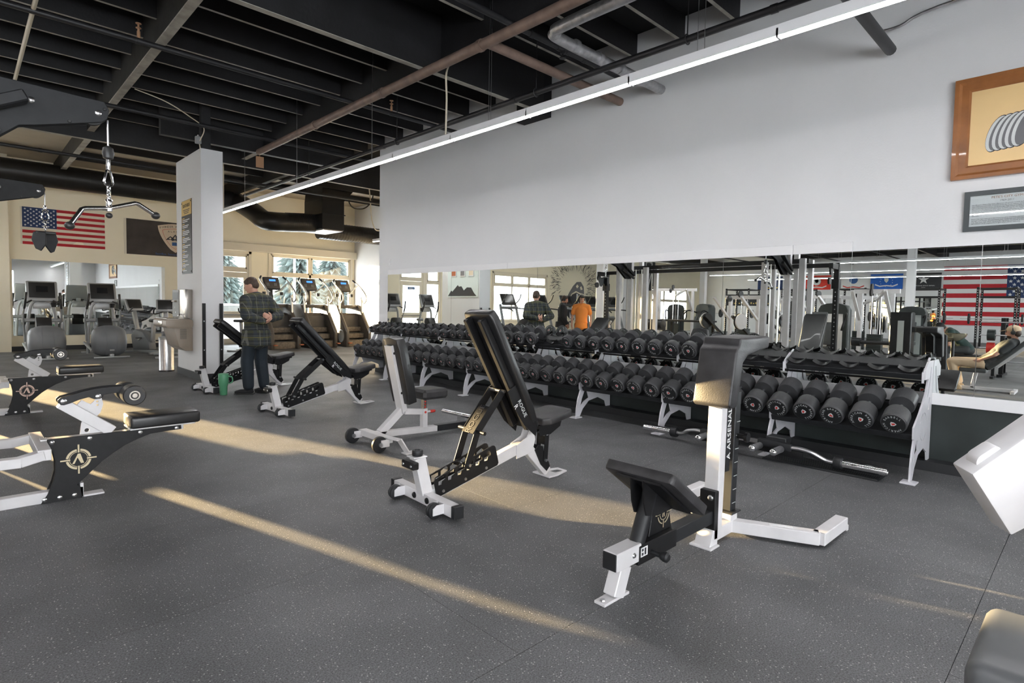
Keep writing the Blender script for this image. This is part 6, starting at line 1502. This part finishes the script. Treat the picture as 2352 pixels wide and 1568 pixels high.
        B().prism([(-.042, -.08), (.042, -.08), (.047, .06), (.042, .17), (.0, .205), (-.042, .17), (-.047, .06)], q+Z3*.009, M@X3, f, .018).build('sole', mats.get('sole', 'dark_plastic'), so, bev=.004, seg=1)
    for s, sg in (('L', 1), ('R', -1)):
        if 'hd'+s in J: hand(t, J['wr'+s], J['hd'+s][0], J['hd'+s][1], sg, J['hd'+s][2])
    hb = B()
    if hair == 'short':
        hb.ell(hd+H@V((0, -.022, .042)), (.083, .100, .086), 16, 12, H); hb.ell(hd+H@V((0, -.055, -.01)), (.074, .062, .07), 14, 10, H); hb.ell(hd+H@V((0, .042, .086)), (.052, .034, .022), 12, 8, H)
    elif hair == 'mop':
        hb.ell(hd+H@V((0, -.032, .05)), (.093, .106, .088), 16, 12, H); hb.ell(hd+H@V((0, -.05, -.03)), (.088, .075, .085), 14, 10, H); hb.ell(hd+H@V((.01, .068, .062)), (.068, .032, .034), 12, 8, H)
        for s in (-1, 1): hb.ell(hd+H@V((s*.08, -.005, -.005)), (.020, .040, .055), 10, 8, H)
    elif hair == 'cap':
        hb.ell(hd+H@V((0, -.05, -.02)), (.076, .066, .075), 14, 10, H)
    remeshed(hb, 'hair', mats['hair'], t, .009, 2)
    if extras: extras(t, hd, H)
    return t
def RX(a): return Matrix.Rotation(R(a), 3, 'X')
def RZ(a): return Matrix.Rotation(R(a), 3, 'Z')
def stand(**k):
    J = dict(pelvis=(0, 0, .93), waist=(0, 0, 1.08), chest=(0, .0, 1.30), neck=(0, -.01, 1.50), head=(0, .02, 1.655),
             shL=(-.19, 0, 1.43), shR=(.19, 0, 1.43), elL=(-.25, -.03, 1.14), elR=(.25, -.03, 1.14), wrL=(-.24, .07, .90), wrR=(.24, .07, .90),
             hipL=(-.10, 0, .90), hipR=(.10, 0, .90), knL=(-.11, .03, .50), knR=(.11, .03, .50), anL=(-.11, 0, .09), anR=(.11, 0, .09), toeL=(-.12, .2, 0), toeR=(.12, .2, 0))
    J.update(k); return J
# man in plaid, hands clasped behind his back
J = stand(head=(-.03, .075, 1.645), neck=(-.005, .015, 1.49), headrot=RZ(28) @ RX(-26), chest=(0, -.0, 1.29),
          elL=(-.31, -.14, 1.20), elR=(.31, -.14, 1.20), wrL=(-.055, -.225, 1.10), wrR=(.065, -.235, 1.145), shL=(-.20, -.01, 1.42), shR=(.20, -.01, 1.42),
          hdL=((.9, -.15, .15), (0, .5, .9), .9), hdR=((-.75, -.15, .35), (.2, .9, .1), .8), hem=.13, loose=.035, collar=True, baggy=1.22, ssm=2,
          anL=(-.12, .03, .09), anR=(.10, -.06, .09), knL=(-.12, .06, .50), toeL=(-.22, .2, 0), toeR=(.10, .15, 0), w=1.02)
human('man in a plaid flannel shirt standing with his hands clasped behind him', (3.26, 8.98, 0), R(22), J, dict(shirt='plaid', trousers='trousers_navy', shoe='cloth_black', hair='hair_brown'))
# man in black hoodie with headphones (mirror)
def phones(t, hd, H):
    b = B()
    for s in (-1, 1): b.lathe([(.03, 0), (.038, .008), (.036, .03), (.02, .036)], hd+H@Vector((s*.078, -.005, -.01)), H@Vector((s, 0, 0)), 16)
    b.tube([hd+H@Vector((.092*math.cos(a), -.005, .0+.122*math.sin(a))) for a in [i*math.pi/12 for i in range(13)]], .012, 8)
    b.build('headphones', 'dark_plastic', t)
def phones_beard(t, hd, H):
    phones(t, hd, H); remeshed(B().ell(hd+H@Vector((0, .045, -.085)), (.055, .052, .042), 14, 10, H), 'beard', 'hair_brown', t, .009, 2)
J = stand(head=(0, .06, 1.64), headrot=RX(-22), sleeve='long', loose=.03, hem=.06, collar=True, elL=(-.25, .0, 1.14), elR=(.25, .0, 1.14), wrL=(-.22, .14, .92), wrR=(.22, .14, .92), hdL=((.1, .3, -.9), (1, 0, 0), .5), hdR=((-.1, .3, -.9), (-1, 0, 0), .5), w=1.05)
human('bearded man in a black hoodie with headphones, seen in the mirror', (-.35, 11.32, 0), R(139), J, dict(shirt='cloth_black', trousers='cloth_black', shoe='cloth_black', hair='hair_brown'), 'short', phones_beard)
# man in orange t-shirt (mirror)
J = stand(headrot=RZ(-20), sleeve='short', loose=.02, hem=.06, wrL=(-.27, .08, .90), wrR=(.27, .10, .90), elL=(-.27, -.04, 1.15), elR=(.27, -.04, 1.15), hdL=((.05, .2, -1), (1, 0, 0), .4), hdR=((-.05, .2, -1), (-1, 0, 0), .4))
human('young man in an orange tee shirt with dark mop hair, seen in the mirror', (-.36, 10.6, 0), R(-126), J, dict(shirt='cloth_orange', trousers='cloth_black', shoe='cloth_black', hair='hair_dark'), 'mop')
# reclining man in tan cap on an incline bench (mirror); local +y is forward
def cap(t, hd, H):
    c = remeshed(B().ell(hd+H@Vector((0, -.012, .05)), (.090, .108, .078), 16, 12, H), 'cap', 'cloth_khaki', t, .009, 2)
    B().prism([(-.07, .0), (.07, 0), (.06, .08), (0, .105), (-.06, .08)], hd+H@Vector((0, .085, .045)), H@X3, H@Vector((0, 1, -.15)), .010).build('peak', 'cloth_khaki', c, bev=.003)
    phones_beard(t, hd, H)
J = dict(pelvis=(0, 0, .52), waist=(0, -.11, .62), chest=(0, -.27, .80), neck=(0, -.40, .97), head=(0, -.37, 1.11), shL=(-.20, -.36, .90), shR=(.20, -.36, .90),
         elL=(-.27, -.16, .70), elR=(.27, -.16, .70), wrL=(-.20, .06, .58), wrR=(.20, .06, .58), hipL=(-.10, .04, .50), hipR=(.10, .04, .50), knL=(-.15, .48, .52), knR=(.15, .48, .52),
         anL=(-.14, .38, .10), anR=(.14, .38, .10), toeL=(-.15, .7, 0), toeR=(.15, .7, 0), sleeve='short', loose=.018, hdL=((.2, .8, -.4), (1, 0, .3), .9), hdR=((-.2, .8, -.4), (-1, 0, .3), .9), headrot=RX(-6), w=1.06)
human('man in tan cap and charcoal tee reclining on a bench, seen in the mirror', (-1.0, 1.50, 0), 0, J, dict(shirt='cloth_charcoal', trousers='cloth_khaki', shoe='shoe_tan', hair='hair_brown', sole='shoe_tan'), 'cap', cap)
incline_bench('black incline bench under the man in the tan cap, seen in the mirror', (-1.0, 1.42, 0), R(90), 46, .92, .40)
# bent over man in dark green shirt (mirror)
J = dict(pelvis=(0, 0, .62), waist=(0, .10, .74), chest=(0, .26, .92), neck=(0, .40, 1.06), head=(0, .52, 1.08), shL=(-.19, .32, 1.0), shR=(.19, .32, 1.0), elL=(-.26, .34, .72), elR=(.26, .34, .72), wrL=(-.15, .50, .66), wrR=(.15, .50, .66),
         hipL=(-.11, .02, .60), hipR=(.11, .02, .60), knL=(-.2, .42, .58), knR=(.2, .42, .58), anL=(-.2, .40, .12), anR=(.2, .40, .12), toeL=(-.2, .6, 0), toeR=(.2, .6, 0), sleeve='short', loose=.016, hdL=((.2, .9, -.2), (0, 0, -1), .5), hdR=((-.2, .9, -.2), (0, 0, -1), .5), headrot=RX(-48))
def beanie(t, hd, H): remeshed(B().ell(hd+H@Vector((0, -.02, .045)), (.090, .108, .085), 16, 12, H), 'cap', 'cloth_black', t, .009, 2)
human('man in dark green tee and black cap leaning forward, seen in the mirror', (-3.95, 2.15, 0), R(-10), J, dict(shirt='cloth_green', trousers='cloth_charcoal', shoe='shoe_tan', hair='hair_dark'), 'short', beanie)
sb_ = thing('flat_bench', 'low black bench under the leaning man in dark green, seen in the mirror', 'bench', (-3.95, 2.1, 0))
B().bb(-.15, .15, -.55, .3, .42, .50).build('pad', 'vinyl', sb_, bev=.015); B().bb(-.03, .03, -.5, .25, .34, .42).bb(-.03, .03, -.45, -.39, 0, .36).bb(-.03, .03, .15, .21, 0, .36).bb(-.22, .22, -.45, -.39, 0, .05).bb(-.22, .22, .15, .21, 0, .05).build('frame', 'black_metal', sb_, bev=.004, seg=1)
